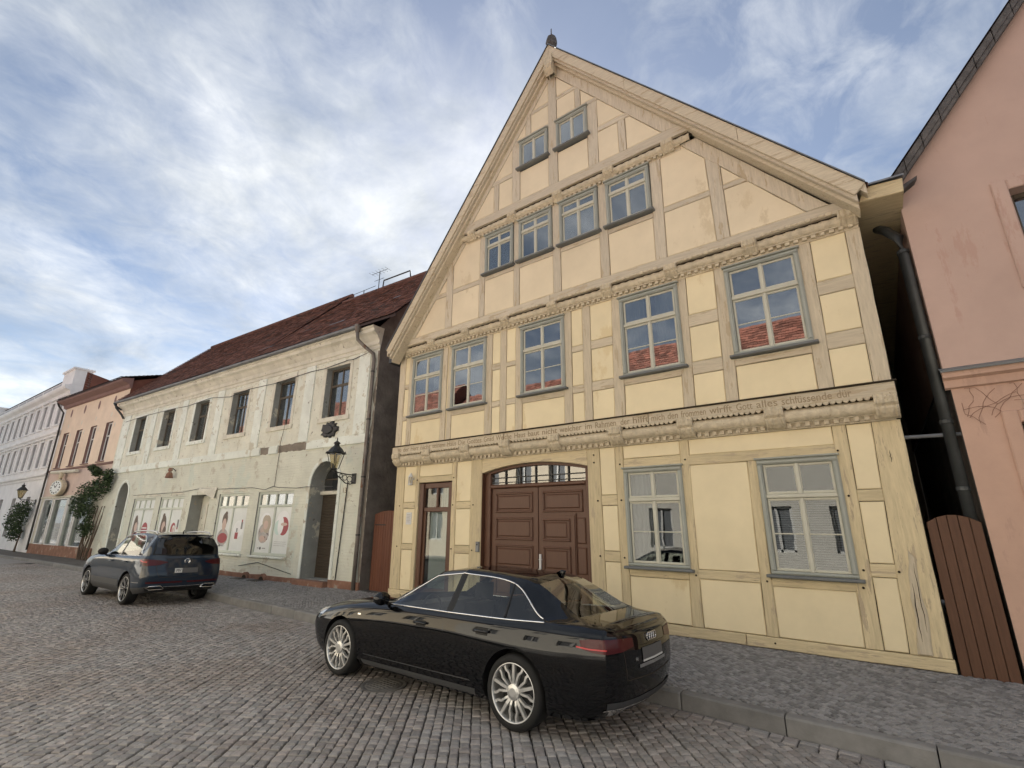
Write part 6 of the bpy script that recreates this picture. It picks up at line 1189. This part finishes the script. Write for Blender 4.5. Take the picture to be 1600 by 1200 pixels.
def make_sedan():
    t = thing('parked_sedan', 'glossy black four-door saloon parked at the kerb before the yellow house', 'car', (0, 0, 0))
    me = sed.mesh(sed_mat); full = cut_arches(me, ['paint_black', 'plastic_black', 'car_glass', 'plastic_grey'], [(0, .345), (2.91, .345)], .385, .93, 1); D = Decal(full)
    def nm(m, c):
        if m == 'car_glass':
            if abs(c.y) < .62 and c.z > 1.0 and c.x > 1.2 and (c.x > 1.9 or abs(c.y) < .6) and c.z < 1.44 and (c.x-1.26) > (1.43-c.z)*1.3-.2 and abs(c.y) < .60+max(0, (1.38-c.z))*.3 and not (abs(c.y) > .59 and c.x < 1.7): return ('windshield', 'car_glass', 0)
            if c.x < -.05 and abs(c.y) < .61: return ('rear_window', 'car_glass', 0)
            return ('side_window', 'car_glass', 1 if c.y > 0 else -1)
        if m == 'plastic_grey': return ('pillar_trim', 'plastic_black', 1 if c.y > 0 else -1)
        if m == 'plastic_black': return ('underbody', 'plastic_black', 0)
        return ('body', 'paint_black', 0)
    parts = split_mesh(full, nm, t); body = parts['body', 0]
    # seams
    for pts in ([(2.42, 0, .93), (2.44, 0, .72), (2.40, 0, .40), (2.36, 0, .24)], [(1.0, 0, .95), (1.06, 0, .70), (1.10, 0, .24)], [(.20, 0, .97), (.32, 0, .86), (.42, 0, .72), (.52, 0, .52), (.60, 0, .26)], [(2.36, 0, .245), (1.5, 0, .235), (.60, 0, .245)]): D.ribbon('door_seam', 'joint_dark', body, pts, side_cast, .009)
    D.ribbon('boot_seam', 'joint_dark', body, [(-1.2, .66, .97), (-1.2, .60, .78), (-1.2, .56, .56), (-1.2, .0, .54), (-1.2, -.56, .56), (-1.2, -.60, .78), (-1.2, -.66, .97)], rear_cast, .008, n=60); D.ribbon('bumper_seam', 'joint_dark', body, [(-.42, 0, .70), (-.80, 0, .705), (-1.0, 0, .70)], side_cast, .006)
    D.ribbon('fuel_seam', 'joint_dark', body, [(-.30, 0, .83), (-.50, 0, .835), (-.52, 0, .70), (-.32, 0, .69), (-.30, 0, .83)], side_cast, .004)
    for sg in (1, -1):
        def sc(p, sg=sg): return (p.x, 2.0*sg, p.z), (0, -sg, 0)
        belt = [Vector(sed.S(u, 5)) for u in np.linspace(5.0, 9.98, 50)]; rail = [Vector(sed.S(u, 6)) for u in np.linspace(5.0, 10, 50)]
        ch = MB(); 
        for C_ in (belt, rail): ch.tube([(p.x, (p.y+.004)*sg, p.z) for p in C_], .0085, 6)
        ch.build('window_trim', 'chrome', body, smooth=True)
        dv = MB(); dv.tube([tuple(Vector((p[0], (p[1]+.002)*sg, p[2]))) for p in [sed.S(9.0, v) for v in np.linspace(5.05, 5.98, 8)]], .016, 5); dv.build('window_divider', 'plastic_black', body)
        for hx, hz in ((1.36, .815), (.42, .84)):
            h = MB(); P = D.hit((hx, 2*sg, hz), (0, -sg, 0), 0); yy = P.y
            h.tube([(hx+.11, yy-.005*sg, hz), (hx+.09, yy+.030*sg, hz+.004), (hx-.09, yy+.034*sg, hz+.006), (hx-.11, yy-.005*sg, hz+.006)], [.010, .014, .014, .010], 8); h.build('door_handle', 'paint_black', body, smooth=True)
            D.patch('handle_recess', 'plastic_black', body, [(hx-.09, 0, hz+.03), (hx+.09, 0, hz+.03)], [(hx-.08, 0, hz-.035), (hx+.08, 0, hz-.035)], sc, 8, 3, .001)
        m = MB(); mx_, my, mz = 2.02, .90*sg, 1.03   # mirror
        G = []
        for k, (dx, r_) in enumerate(((-.06, .0), (-.055, .072), (-.02, .088), (.05, .075), (.09, .045), (.10, .0))): G.append([(mx_+dx+.0*a, my+(.105*sg)+math.cos(a)*r_*1.35, mz+math.sin(a)*r_*.95) for a in np.linspace(0, 2*math.pi, 15)])
        m.grid(G); m.build('mirror', 'paint_black', body, smooth=True, fix=True); MB().tube([(mx_+.02, my-.07*sg, mz-.09), (mx_+.01, my+.04*sg, mz-.05)], .022, 6).build('mirror_arm', 'plastic_black', body)
        # lamps
        D.patch('tail_lamp', 'lamp_red', body, [(-.76, .9*sg, .90), (-.84, .86*sg, .915), (-.96, .78*sg, .92), (-1.1, .60*sg, .915), (-1.12, .42*sg, .905)], [(-.78, .9*sg, .83), (-.85, .86*sg, .81), (-.96, .78*sg, .80), (-1.1, .60*sg, .81), (-1.12, .42*sg, .83)], lambda p, sg=sg: (Vector(p)-Vector((.72, -.69*sg, 0))*1.2, (.72, -.69*sg, 0)) if p.x > -1.09 else ((-4, p.y, p.z), (1, 0, 0)), 24, 6, .004)
        for zz in (.835,): D.ribbon('lamp_line', 'lamp_red_bright', body, [(-.72, .9*sg, zz+.01), (-.83, .86*sg, zz), (-.95, .78*sg, zz)], lambda p, sg=sg: (Vector(p)-Vector((.72, -.69*sg, 0))*1.2, (.72, -.69*sg, 0)), .012, .007, 16)
        D.patch('head_lamp', 'lamp_clear', body, [(3.30, .85*sg, .80), (3.50, .80*sg, .765), (3.66, .7*sg, .74)], [(3.42, .86*sg, .69), (3.55, .80*sg, .675), (3.70, .7*sg, .665)], lambda p, sg=sg: (Vector(p)+Vector((.5, .86*sg, .2))*1.5, (-.5, -.86*sg, -.2)), 12, 4, .004)
        D.patch('sill_trim', 'plastic_grey', body, [(2.44, 0, .275), (.50, 0, .285)], [(2.42, 0, .215), (.52, 0, .215)], sc, 20, 2, .003)
        D.patch('door_strip', 'plastic_grey', body, [(2.40, 0, .345), (1.2, 0, .352), (.58, 0, .36)], [(2.38, 0, .337), (1.2, 0, .343), (.56, 0, .350)], sc, 20, 1, .004)
        D.patch('fender_badge', 'chrome', body, [(2.56, 0, .80), (2.50, 0, .80)], [(2.565, 0, .782), (2.505, 0, .782)], sc, 2, 1, .003)
        D.patch('exhaust_trim', 'chrome', body, [(-1.2, .74*sg, .335), (-1.2, .50*sg, .32)], [(-1.2, .72*sg, .285), (-1.2, .52*sg, .275)], rear_cast, 6, 2, .008)
    D.patch('diffuser', 'plastic_grey', body, [(-1.2, .78, .40), (-1.2, .4, .385), (-1.2, -.4, .385), (-1.2, -.78, .40)], [(-1.2, .76, .31), (-1.2, .4, .27), (-1.2, -.4, .27), (-1.2, -.76, .31)], rear_cast, 24, 3, .005)
    D.patch('bumper_chrome', 'chrome', body, [(-1.2, .80, .345), (-1.2, 0, .33), (-1.2, -.80, .345)], [(-1.2, .80, .333), (-1.2, 0, .318), (-1.2, -.80, .333)], rear_cast, 24, 1, .009)
    D.patch('boot_trim', 'chrome', body, [(-1.2, .34, .665), (-1.2, -.34, .665)], [(-1.2, .33, .635), (-1.2, -.33, .635)], rear_cast, 12, 2, .006)
    pl = D.patch('number_plate', 'plate_blur', body, [(-1.2, .26, .80), (-1.2, -.26, .80)], [(-1.2, .26, .69), (-1.2, -.26, .69)], rear_cast, 10, 3, .008); D.patch('plate_rim', 'plate_white', body, [(-1.2, .26, .695), (-1.2, -.26, .695)], [(-1.2, .26, .678), (-1.2, -.26, .678)], rear_cast, 10, 1, .009)
    bd = MB(); hx = D.hit((-4, 0, .88), (1, 0, 0), .006)
    for k in range(4): ring_y(bd, (hx.x, -.0825+k*.055, .88), .036, .0055)
    bd.build('badge', 'chrome', body, smooth=True)
    put = put_text('A6', .05, 'chrome', body, 'model_lettering', (0, 0, 0)); hh = D.hit((-4, .40, .70), (1, 0, 0), .004); put.location = hh; put.rotation_euler = (math.pi/2, 0, -math.pi/2)
    fa = MB(); fa.slab([(.12, 0), (-.03, 0), (-.05, .05), (.0, .055)], -.02, .02, .01); fo = fa.build('roof_aerial', 'paint_black', body); fo.location = (-.02, 0, 1.385)
    seatrow(t, 1.05, (.36, -.36)); seatrow(t, .22, (.36, -.36)); MB().box(-.4, 2.3, -.7, .7, .32, .42).build('cabin_floor', 'seat', t); MB().box(1.85, 2.2, -.72, .72, .6, .93).build('dashboard', 'seat', t); MB().box(-.75, -.25, -.62, .62, .6, .95).build('parcel_shelf', 'seat', t)
    sw_ = MB(); ring_y(sw_, (1.75, .36, .88), .17, .016); sw_.build('steering_wheel', 'plastic_black', t)
    for wx in (0, 2.91):
        for sg in (1, -1): make_wheel(t, wx, sg*.80, .34, .34, .245, 'multi', sg)
    return t
SED = make_sedan(); SED.scale = (0.995, 0.965, 0.985); SED.location = (-3.20, 5.150, -0.028); SED.rotation_euler = (0.03, 0, math.pi)

# --- dark blue SUV
q0 = row([3.55, 3.45, 3.15, 2.79, 2.35, 1.95, 1.25, .90, .80, -.02, -.45, -.72, -.80, -.86], [0]*14, [.26]*10+[.28, .32, .34, .36])
q1 = row([3.58, 3.46, 3.15, 2.79, 2.35, 1.95, 1.25, .90, .80, -.02, -.45, -.72, -.82, -.88], [.45, .70, .80, .82, .825, .825, .825, .825, .825, .825, .82, .79, .72, .55], [.25]*10+[.27, .31, .33, .35])
q2 = row([3.66, 3.54, 3.17, 2.79, 2.35, 1.95, 1.25, .90, .80, -.02, -.45, -.76, -.88, -.94], [.55, .78, .885, .91, .91, .905, .905, .905, .905, .91, .905, .87, .80, .62], [.42, .41, .40, .40, .39, .39, .39, .39, .39, .40, .41, .43, .45, .46])
q3 = row([3.70, 3.58, 3.18, 2.79, 2.35, 1.95, 1.25, .90, .80, -.02, -.45, -.77, -.90, -.96], [.60, .81, .905, .92, .92, .918, .918, .918, .918, .922, .915, .88, .82, .64], [.70, .70, .71, .71, .71, .71, .71, .71, .71, .72, .72, .73, .73, .73])
q4 = row([3.62, 3.50, 3.15, 2.79, 2.35, 1.95, 1.25, .90, .80, -.02, -.45, -.74, -.83, -.88], [.58, .77, .865, .895, .905, .908, .908, .908, .908, .908, .90, .865, .81, .66], [.86, .88, .94, .97, .985, .99, 1.0, 1.0, 1.0, 1.01, 1.015, 1.02, 1.02, 1.02])
q5 = row([3.52, 3.42, 3.08, 2.75, 2.33, 1.92, 1.25, .90, .80, -.02, -.43, -.70, -.78, -.82], [.50, .66, .76, .81, .835, .85, .855, .855, .855, .85, .84, .815, .77, .66], [.93, .96, 1.02, 1.06, 1.08, 1.085, 1.09, 1.095, 1.095, 1.11, 1.12, 1.13, 1.135, 1.13])
qw = row([3.48, 3.38, 3.05, 2.73, 2.33, 1.86, 1.20, .88, .78, -.04, -.40, -.66, -.72, -.76], [.44, .60, .70, .75, .78, .80, .70, .69, .69, .685, .815, .79, .75, .66], [.945, .975, 1.04, 1.085, 1.105, 1.11, 1.50, 1.545, 1.55, 1.53, 1.16, 1.30, 1.31, 1.31])
q6 = row([3.46, 3.35, 3.03, 2.72, 2.36, 1.98, 1.16, .85, .75, -.05, -.42, -.56, -.60, -.66], [.38, .52, .62, .66, .68, .70, .645, .64, .64, .635, .63, .655, .65, .62], [.95, .985, 1.05, 1.10, 1.12, 1.125, 1.55, 1.59, 1.595, 1.60, 1.575, 1.53, 1.52, 1.51])
q7 = row([3.48, 3.38, 3.05, 2.76, 2.46, 2.18, 1.05, .82, .72, -.05, -.42, -.58, -.64, -.70], [0]*14, [.965, 1.0, 1.07, 1.115, 1.14, 1.15, 1.605, 1.64, 1.645, 1.65, 1.635, 1.60, 1.58, 1.57])
def lift(r): return [(a, b, c+.045*min(1, max(0, (c-1.09)/.2))) for a, b, c in r]
q5, qw, q6, q7 = lift(q5), lift(qw), lift(q6), lift(q7)
suv = Car([q0, q1, q2, q3, q4, q5, qw, q6, q7], [5, 6, 11], [1, 5, 6, 7], 5, 4)
def suv_mat(v, u, fv, fu):
    if v <= 1: return 1
    if v == 5 and 5 <= u <= 9: return 3 if u == 7 else 2
    if v == 7 and u == 5: return 2
    return 0
def make_suv():
    t = thing('parked_suv', 'dark blue SUV with silver roof rails parked by the poster windows', 'car', (0, 0, 0))
    me = suv.mesh(suv_mat); full = cut_arches(me, ['paint_blue', 'plastic_grey', 'car_glass', 'plastic_black'], [(0, .36), (2.79, .36)], .405, .91, 1); D = Decal(full)
    def nm(m, c):
        if m == 'car_glass': return ('windshield', 'car_glass', 0) if abs(c.y) < .6+max(0, 1.5-c.z)*.2 and c.x > 1.0 and not (abs(c.y) > .6 and c.x < 1.5) else ('side_window', 'car_glass', 1 if c.y > 0 else -1)
        if m == 'plastic_grey': return ('underbody', 'plastic_grey', 0)
        if m == 'plastic_black': return ('pillar_trim', 'plastic_black', 1 if c.y > 0 else -1) if c.z > .95 else ('arch_liner', 'plastic_black', (c.x > 1.4, c.y > 0))
        return ('body', 'paint_blue', 0)
    parts = split_mesh(full, nm, t); body = parts['body', 0]
    D.patch('rear_window', 'car_glass_dark', body, [(-1, .64, 1.535), (-1, .3, 1.585), (-1, -.3, 1.585), (-1, -.64, 1.535)], [(-1, .70, 1.18), (-1, .3, 1.165), (-1, -.3, 1.165), (-1, -.70, 1.18)], rear_cast, 16, 8, .006)
    D.patch('window_surround', 'plastic_black', body, [(-1, .67, 1.56), (-1, .3, 1.61), (-1, -.3, 1.61), (-1, -.67, 1.56)], [(-1, .74, 1.16), (-1, .3, 1.14), (-1, -.3, 1.14), (-1, -.74, 1.16)], rear_cast, 16, 8, .003)
    sp = MB(); sp.grid([[(x_, y_, z_-.05*abs(y_)**2) for (x_, z_) in ((-.50, 1.663), (-.62, 1.657), (-.73, 1.643), (-.735, 1.633), (-.60, 1.615))] for y_ in np.linspace(-.60, .60, 9)]); sp.build('roof_spoiler', 'paint_blue', body)
    for sg in (1, -1):
        def sc(p, sg=sg): return (p.x, 2.0*sg, p.z), (0, -sg, 0)
        for pts in ([(2.32, 0, 1.07), (2.34, 0, .8), (2.28, 0, .48)], [(.88, 0, 1.08), (.94, 0, .8), (.98, 0, .46)], [(-.02, 0, 1.10), (.20, 0, .95), (.42, 0, .72), (.50, 0, .48)]): D.ribbon('door_seam', 'joint_dark', body, pts, sc, .009)
        D.patch('sill_cladding', 'plastic_grey', body, [(2.36, 0, .53), (.44, 0, .54)], [(2.36, 0, .40), (.44, 0, .40)], sc, 20, 3, .006)
        for wx in (0, 2.79): D.ribbon('arch_trim', 'plastic_grey', body, [(wx+.425*math.cos(a), 0, .36+.425*math.sin(a)) for a in np.linspace(.1, math.pi-.1, 24)], sc, .045, .008, 40)
        D.ribbon('shoulder_line', 'joint_dark', body, [(3.0, 0, .955), (1.0, 0, .975), (-.5, 0, .985)], sc, .010)
        ch = MB()
        for v, (ua, ub_) in ((5, (5, 10)), (6, (5, 10))): ch.tube([tuple(Vector((p[0], (p[1]+.004)*sg, p[2]))) for p in [suv.S(u, v) for u in np.linspace(ua, ub_-.02, 50)]], .010, 6)
        ch.build('window_trim', 'chrome', body, smooth=True)
        rl = MB(); rl.tube([(1.05, .63*sg, 1.63), (.98, .63*sg, 1.68), (.5, .625*sg, 1.707), (-.1, .62*sg, 1.71), (-.40, .615*sg, 1.685), (-.46, .615*sg, 1.635)], .018, 8); rl.build('roof_rail', 'alloy', body, smooth=True)
        for hx, hz in ((1.20, .955), (.28, .975)):
            P = D.hit((hx, 2*sg, hz), (0, -sg, 0), 0); h = MB(); h.tube([(hx+.11, P.y-.004*sg, hz), (hx+.09, P.y+.03*sg, hz), (hx-.09, P.y+.03*sg, hz), (hx-.11, P.y-.004*sg, hz)], [.010, .014, .014, .010], 8); h.build('door_handle', 'paint_blue', body, smooth=True)
        m = MB(); mx_, my, mz = 1.82, .97*sg, 1.16; G = []
        for dx, r_ in ((-.06, 0), (-.055, .08), (-.02, .095), (.05, .08), (.09, .05), (.10, 0)): G.append([(mx_+dx, my+math.cos(a)*r_*1.3, mz+math.sin(a)*r_) for a in np.linspace(0, 2*math.pi, 13)])
        m.grid(G); m.build('mirror', 'plastic_black', body, smooth=True, fix=True); MB().tube([(mx_+.02, my-.10*sg, mz-.09), (mx_+.01, my, mz-.05)], .022, 6).build('mirror_arm', 'plastic_black', body)
        cst = lambda p, sg=sg: (Vector(p)-Vector((.72, -.69*sg, 0))*1.2, (.72, -.69*sg, 0)) if p.x > -.83 else ((-4, p.y, p.z), (1, 0, 0))
        D.patch('tail_lamp', 'lamp_red', body, [(-.50, .88*sg, 1.055), (-.70, .86*sg, 1.065), (-.80, .80*sg, 1.06), (-.88, .60*sg, 1.04), (-.9, .42*sg, 1.0)], [(-.58, .88*sg, .985), (-.70, .86*sg, .93), (-.80, .80*sg, .91), (-.88, .60*sg, .93), (-.9, .42*sg, .985)], cst, 24, 6, .005)
        D.ribbon('lamp_line', 'lamp_red_bright', body, [(-.58, .88*sg, 1.03), (-.72, .86*sg, 1.0), (-.80, .80*sg, 1.0)], cst, .02, .008, 16)
        D.patch('reflector', 'lamp_red', body, [(-1, .80*sg, .56), (-1, .05*sg, .56)], [(-1, .79*sg, .525), (-1, .05*sg, .525)], rear_cast, 14, 2, .006)
        ex = MB(); hx = D.hit((-4, .55*sg, .43), (1, 0, 0), .012).x; ex.tube([(hx, .40*sg, .40), (hx, .48*sg, .465), (hx, .72*sg, .465), (hx+.02, .77*sg, .43), (hx+.01, .70*sg, .385), (hx, .48*sg, .385), (hx, .40*sg, .40)], .011, 6); ex.build('exhaust_trim', 'chrome', body, smooth=True)
        D.patch('corner_strip', 'chrome', body, [(-.40, 0, .545), (-.75, 0, .55)], [(-.40, 0, .528), (-.75, 0, .533)], sc, 10, 1, .005)
    D.patch('bumper_chrome', 'chrome', body, [(-1, .42, .455), (-1, -.42, .455)], [(-1, .42, .44), (-1, -.42, .44)], rear_cast, 12, 1, .008)
    D.patch('bumper_lower', 'plastic_black', body, [(-1, .80, .435), (-1, -.80, .435)], [(-1, .74, .35), (-1, -.74, .35)], rear_cast, 20, 3, .004)
    D.ribbon('tailgate_seam', 'joint_dark', body, [(-1, .66, .95), (-1, .62, .78), (-1, .56, .66), (-1, 0, .64), (-1, -.56, .66), (-1, -.62, .78), (-1, -.66, .95)], rear_cast, .008, n=60)
    D.patch('number_plate', 'plate_blur', body, [(-1, .26, .855), (-1, -.26, .855)], [(-1, .26, .745), (-1, -.26, .745)], rear_cast, 10, 3, .008); D.patch('plate_end', 'plate_white', body, [(-1, .26, .85), (-1, .10, .85)], [(-1, .26, .75), (-1, .10, .75)], rear_cast, 6, 3, .010)
    hh = D.hit((-4, .235, .768), (1, 0, 0), .012); pt = put_text('MV', .10, 'print_black', body, 'plate_lettering', hh, sx=.8); pt.rotation_euler = (math.pi/2, 0, -math.pi/2)
    bd = MB(); hx = D.hit((-4, 0, 1.01), (1, 0, 0), .008).x; ring_y(bd, (hx, 0, 1.01), .062, .007)
    for pts in ([(.032, 1.058), (.0, 1.012), (-.032, 1.058)], [(.055, 1.035), (.026, .962), (0, 1.005), (-.026, .962), (-.055, 1.035)]): bd.tube([(hx, p[0], p[1]) for p in pts], .006, 5)
    bd.build('badge', 'chrome', body)
    ae = MB(); ae.tube([(-.34, 0, 1.675), (-.38, 0, 1.745)], [.02, .008], 6); ae.build('roof_aerial', 'plastic_black', body)
    seatrow(t, .95, (.36, -.36), zb=.62); seatrow(t, .08, (.36, -.36), zb=.62); MB().box(-.5, 2.0, -.72, .72, .45, .55).build('cabin_floor', 'seat', t); MB().box(1.65, 1.95, -.72, .72, .7, 1.06).build('dashboard', 'seat', t)
    for wx in (0, 2.79):
        for sg in (1, -1): make_wheel(t, wx, sg*.785, .355, .355, .235, 'five', sg)
    return t
SUV = make_suv(); SUV.location = (-15.08, 5.22, -0.030); SUV.rotation_euler = (0.03, 0, math.pi+RAD(2.0))
# ---------------------------------------------------------------- climbing shrubs
def climber(loc, rz_, label, stems, blobs, n, group=None):
    t = thing('climbing_shrub', label, 'shrub', loc, rz_)
    for st in stems: MB().tube(st, [.05*(1-.6*k/(len(st)-1)) for k in range(len(st))], 6).build('stem', 'bark', t)
    mb = MB()
    for k in range(n):
        c, r = random.choice(blobs); d = Vector((random.gauss(0, 1), random.gauss(0, 1), random.gauss(0, 1))); d.normalize(); d *= random.random()**.45
        p = Vector(c)+Vector((d.x*r[0], d.y*r[1], d.z*r[2])); p.y = min(p.y, -.04); a = Vector((random.gauss(0, 1), random.gauss(0, 1), random.gauss(0, .6))).normalized(); b = a.cross(Vector((random.gauss(0, 1), random.gauss(0, 1), random.gauss(0, 1)))).normalized(); s = random.uniform(.06, .13)
        mb.add([p, p+a*s*.5+b*s*.35, p+a*s*1.1, p+a*s*.5-b*s*.35], [(0, 1, 2, 3)], 0 if random.random() < .5 else 1, random.random())
    stuff(mb.build('crown', ['leaf_a', 'leaf_b'], t))
    return t
def stemline(x0, x1, z1, w=.08): return [(x0+(x1-x0)*f+random.uniform(-w, w), -.22+.10*f, z1*f) for f in (0, .2, .4, .6, .8, 1)]
climber(on_peach(.1, -.05, .14), RAD(4.5), 'tall climbing rose with bare stems between peach house and peeling house', [stemline(-.9+.22*k, -1.2+.38*k, 2.5) for k in range(6)],
        [((-1.5, -.35, 3.0), (1.15, .45, .75)), ((-.6, -.35, 3.2), (1.1, .45, .6)), ((.2, -.3, 3.5), (.8, .4, .45)), ((-1.0, -.35, 2.3), (.9, .4, .5)), ((-2.0, -.3, 2.5), (.6, .35, .6)), ((-.9, -.25, 4.2), (.35, .2, .2)), ((-1.6, -.25, 4.45), (.35, .2, .14)), ((.7, -.25, 3.9), (.25, .2, .4)), ((-.5, -.3, 1.5), (.5, .3, .5))], 5200)
climber(on_white(-1.8, -.05, .14), RAD(2.5), 'dense dark bush on a thin stem before the white stucco house', [stemline(0, .1, 1.2), stemline(.15, -.1, 1.3)],
        [((0, -.45, 2.1), (1.1, .5, .75)), ((-.6, -.45, 1.7), (.8, .45, .6)), ((.5, -.45, 2.5), (.7, .45, .5)), ((-.1, -.4, 1.1), (.5, .35, .5))], 2600)
